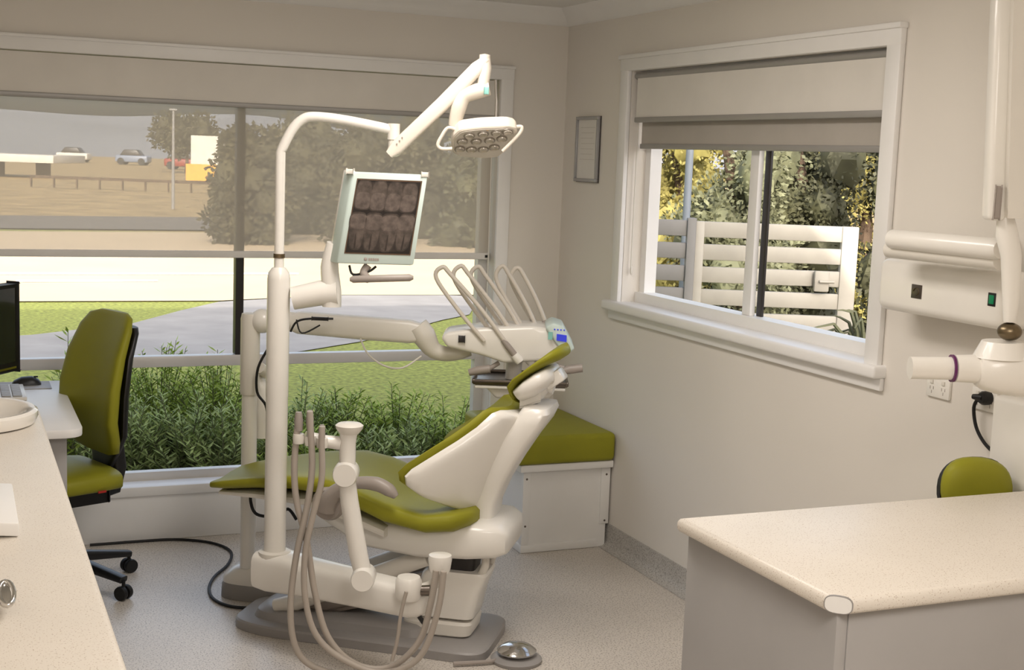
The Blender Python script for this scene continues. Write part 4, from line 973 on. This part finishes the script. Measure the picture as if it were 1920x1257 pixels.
# ---- outside the side window
gdp = 9.0
gA, gB = D(1302, 430, gdp), D(1608, 430, gdp)
gr = thing('slatted_gate', 'cream slatted yard gate in the sun outside the side window', 'gate', V(((gA.x + gB.x) / 2, (gA.y + gB.y) / 2, GZ)))
gd_ = (gB - gA); gd_.z = 0; gl = gd_.length; gdir = gd_.normalized()
def gbox(mb, px, pz0, pz1, hw, hd=.03, dd=gdp):
    p = D(px, 430, dd); mb.obox(V((p.x, p.y, (pz0 + pz1) / 2)), gdir * hw, HF * hd, V((0, 0, (pz1 - pz0) / 2)), .006)
ztop = D(1450, 420, gdp).z
b = MB(); gbox(b, 1594, GZ + .05, ztop, .055); b.build('stile', 'gate', gr)
b = MB(); gbox(b, 1312, GZ + .05, ztop, .03); b.build('stile', 'gate', gr)
b = MB()
for k in range(9):
    zc = ztop - .054 - k * .152
    p = (gA + gB) / 2; b.obox(V((p.x, p.y, zc)), gdir * gl * .47, HF * .02, V((0, 0, .053)), .006)
b.build('slats', 'gate', gr)
b = MB(); p = D(1540, 528, gdp - .05); b.obox(p, gdir * .05, HF * .02, V((0, 0, .07)), .01); b.tube([p + gdir * -.02 - HF * .03, p + gdir * .08 - HF * .03], .010, 8); b.build('latch', 'gate', gr)
fr = thing('slat_fence', 'slatted fence piece left of the cream gate, coloured dark as if in shade', 'fence', V((D(1250, 430, gdp).x, D(1250, 430, gdp).y, GZ)))
b = MB(); p = D(1240, 430, gdp)
for k in range(8): b.obox(V((p.x, p.y, ztop - .05 - k * .152)), gdir * .19, HF * .02, V((0, 0, .053)), .005)
b.build('slats', 'fence', fr)
b = MB(); gbox(b, 1296, GZ, ztop + .02, .03, .04); b.build('fence_post', 'fence', fr)
p = D(1290, 350, 9.6)
r = thing('yard_post', 'slim blue grey post rising above the fence outside the side window', 'post', V((p.x, p.y, GZ)))
MB().tube([V((p.x, p.y, GZ)), V((p.x, p.y, 2.4))], .028, 12).build('shaft', 'bluep', r); MB().lathe([(0, 0), (.036, 0), (.03, .03), (0, .04)], (p.x, p.y, 2.4)).build('post_cap', 'bluep', r)
def bigtree(px, d, h, rad, label, mat, nl=5000, ls=.05, z=.0): return tree('hedge_shrub', label, gd(px, d), h, rad, Mt[mat], z, nl, ls, 30)
bigtree(1265, 14.5, 3.6, .75, 'yellow green bush left of the blue grey post', 'leafy', 9000)
bigtree(1375, 11.2, 3.1, .62, 'grey green bush behind the gate, left of the window meeting stile', 'leafm', 13000)
bigtree(1500, 12.6, 3.3, .75, 'dark green bush behind the middle of the gate', 'leafd', 13000)
bigtree(1605, 15.2, 3.6, .85, 'sunlit yellow bush behind the gate at the right of the side window', 'leafy', 12000)
bigtree(1668, 11.0, 3.0, .5, 'shaded brown green bush at the right edge of the side window', 'leafd', 8000)
bigtree(1425, 17.8, 4.2, .95, 'tall grey green bush far behind the gate', 'leafm', 10000)
p = D(1632, 560, 7.2)
r = thing('strappy_plant', 'clump of strap leaved plant at the right of the cream gate', 'plant', V((p.x, p.y, GZ)))
b = MB()
for k in range(60):
    a = random.uniform(0, 6.28); sp = random.uniform(.1, .4); t = V((p.x, p.y, GZ)); q = t + V((math.cos(a) * sp * .5, math.sin(a) * sp * .5, random.uniform(.6, 1.0))); e_ = q + V((math.cos(a) * sp, math.sin(a) * sp, random.uniform(-.1, .15)))
    b.tube([t, q, e_], [.012, .012, .003], 4, 3)
b.build('leaves', 'leafm', r)

# ================================================================ LIGHT
w = bpy.data.worlds.new('sky'); sc.world = w; w.use_nodes = True
nt = w.node_tree; bg = nt.nodes['Background']
sk = nt.nodes.new('ShaderNodeTexSky'); sk.sky_type = 'NISHITA'; sk.sun_disc = False; sk.sun_elevation = R(26); sk.sun_rotation = R(200); sk.dust_density = 6.0
hs_ = nt.nodes.new('ShaderNodeHueSaturation'); hs_.inputs['Saturation'].default_value = 0.6
nt.links.new(sk.outputs['Color'], hs_.inputs['Color']); nt.links.new(hs_.outputs['Color'], bg.inputs['Color']); bg.inputs['Strength'].default_value = 0.5
sd = bpy.data.lights.new('sun', 'SUN'); sd.energy = 4.6; sd.angle = R(.6); sd.color = (1, .93, .82)
so_ = bpy.data.objects.new('sun', sd); COL.objects.link(so_)
so_.rotation_euler = V((.30, .85, -.43)).to_track_quat('-Z', 'Y').to_euler(); so_.location = (0, -5, 10)
WARM = (1, .93, .865)
def area(name, loc, sx, sy, en, col=WARM, rot=(0, 0, 0)):
    l = bpy.data.lights.new(name, 'AREA'); l.shape = 'RECTANGLE'; l.size = sx; l.size_y = sy; l.energy = en; l.color = col
    o = bpy.data.objects.new(name, l); COL.objects.link(o); o.location = loc; o.rotation_euler = rot; return o
area('ceiling_lamp', (1.25, 3.4, 2.37), .5, 1.3, 25)
area('ceiling_lamp', (1.0, .4, 2.37), .6, 1.3, 20)
pl = bpy.data.lights.new('room_fill', 'POINT'); pl.energy = 25; pl.shadow_soft_size = .25; pl.color = WARM  # added point fill, lifts ceiling and walls evenly, no fitting hangs here
po = bpy.data.objects.new('room_fill', pl); COL.objects.link(po); po.location = (1.0, 1.0, 2.0)
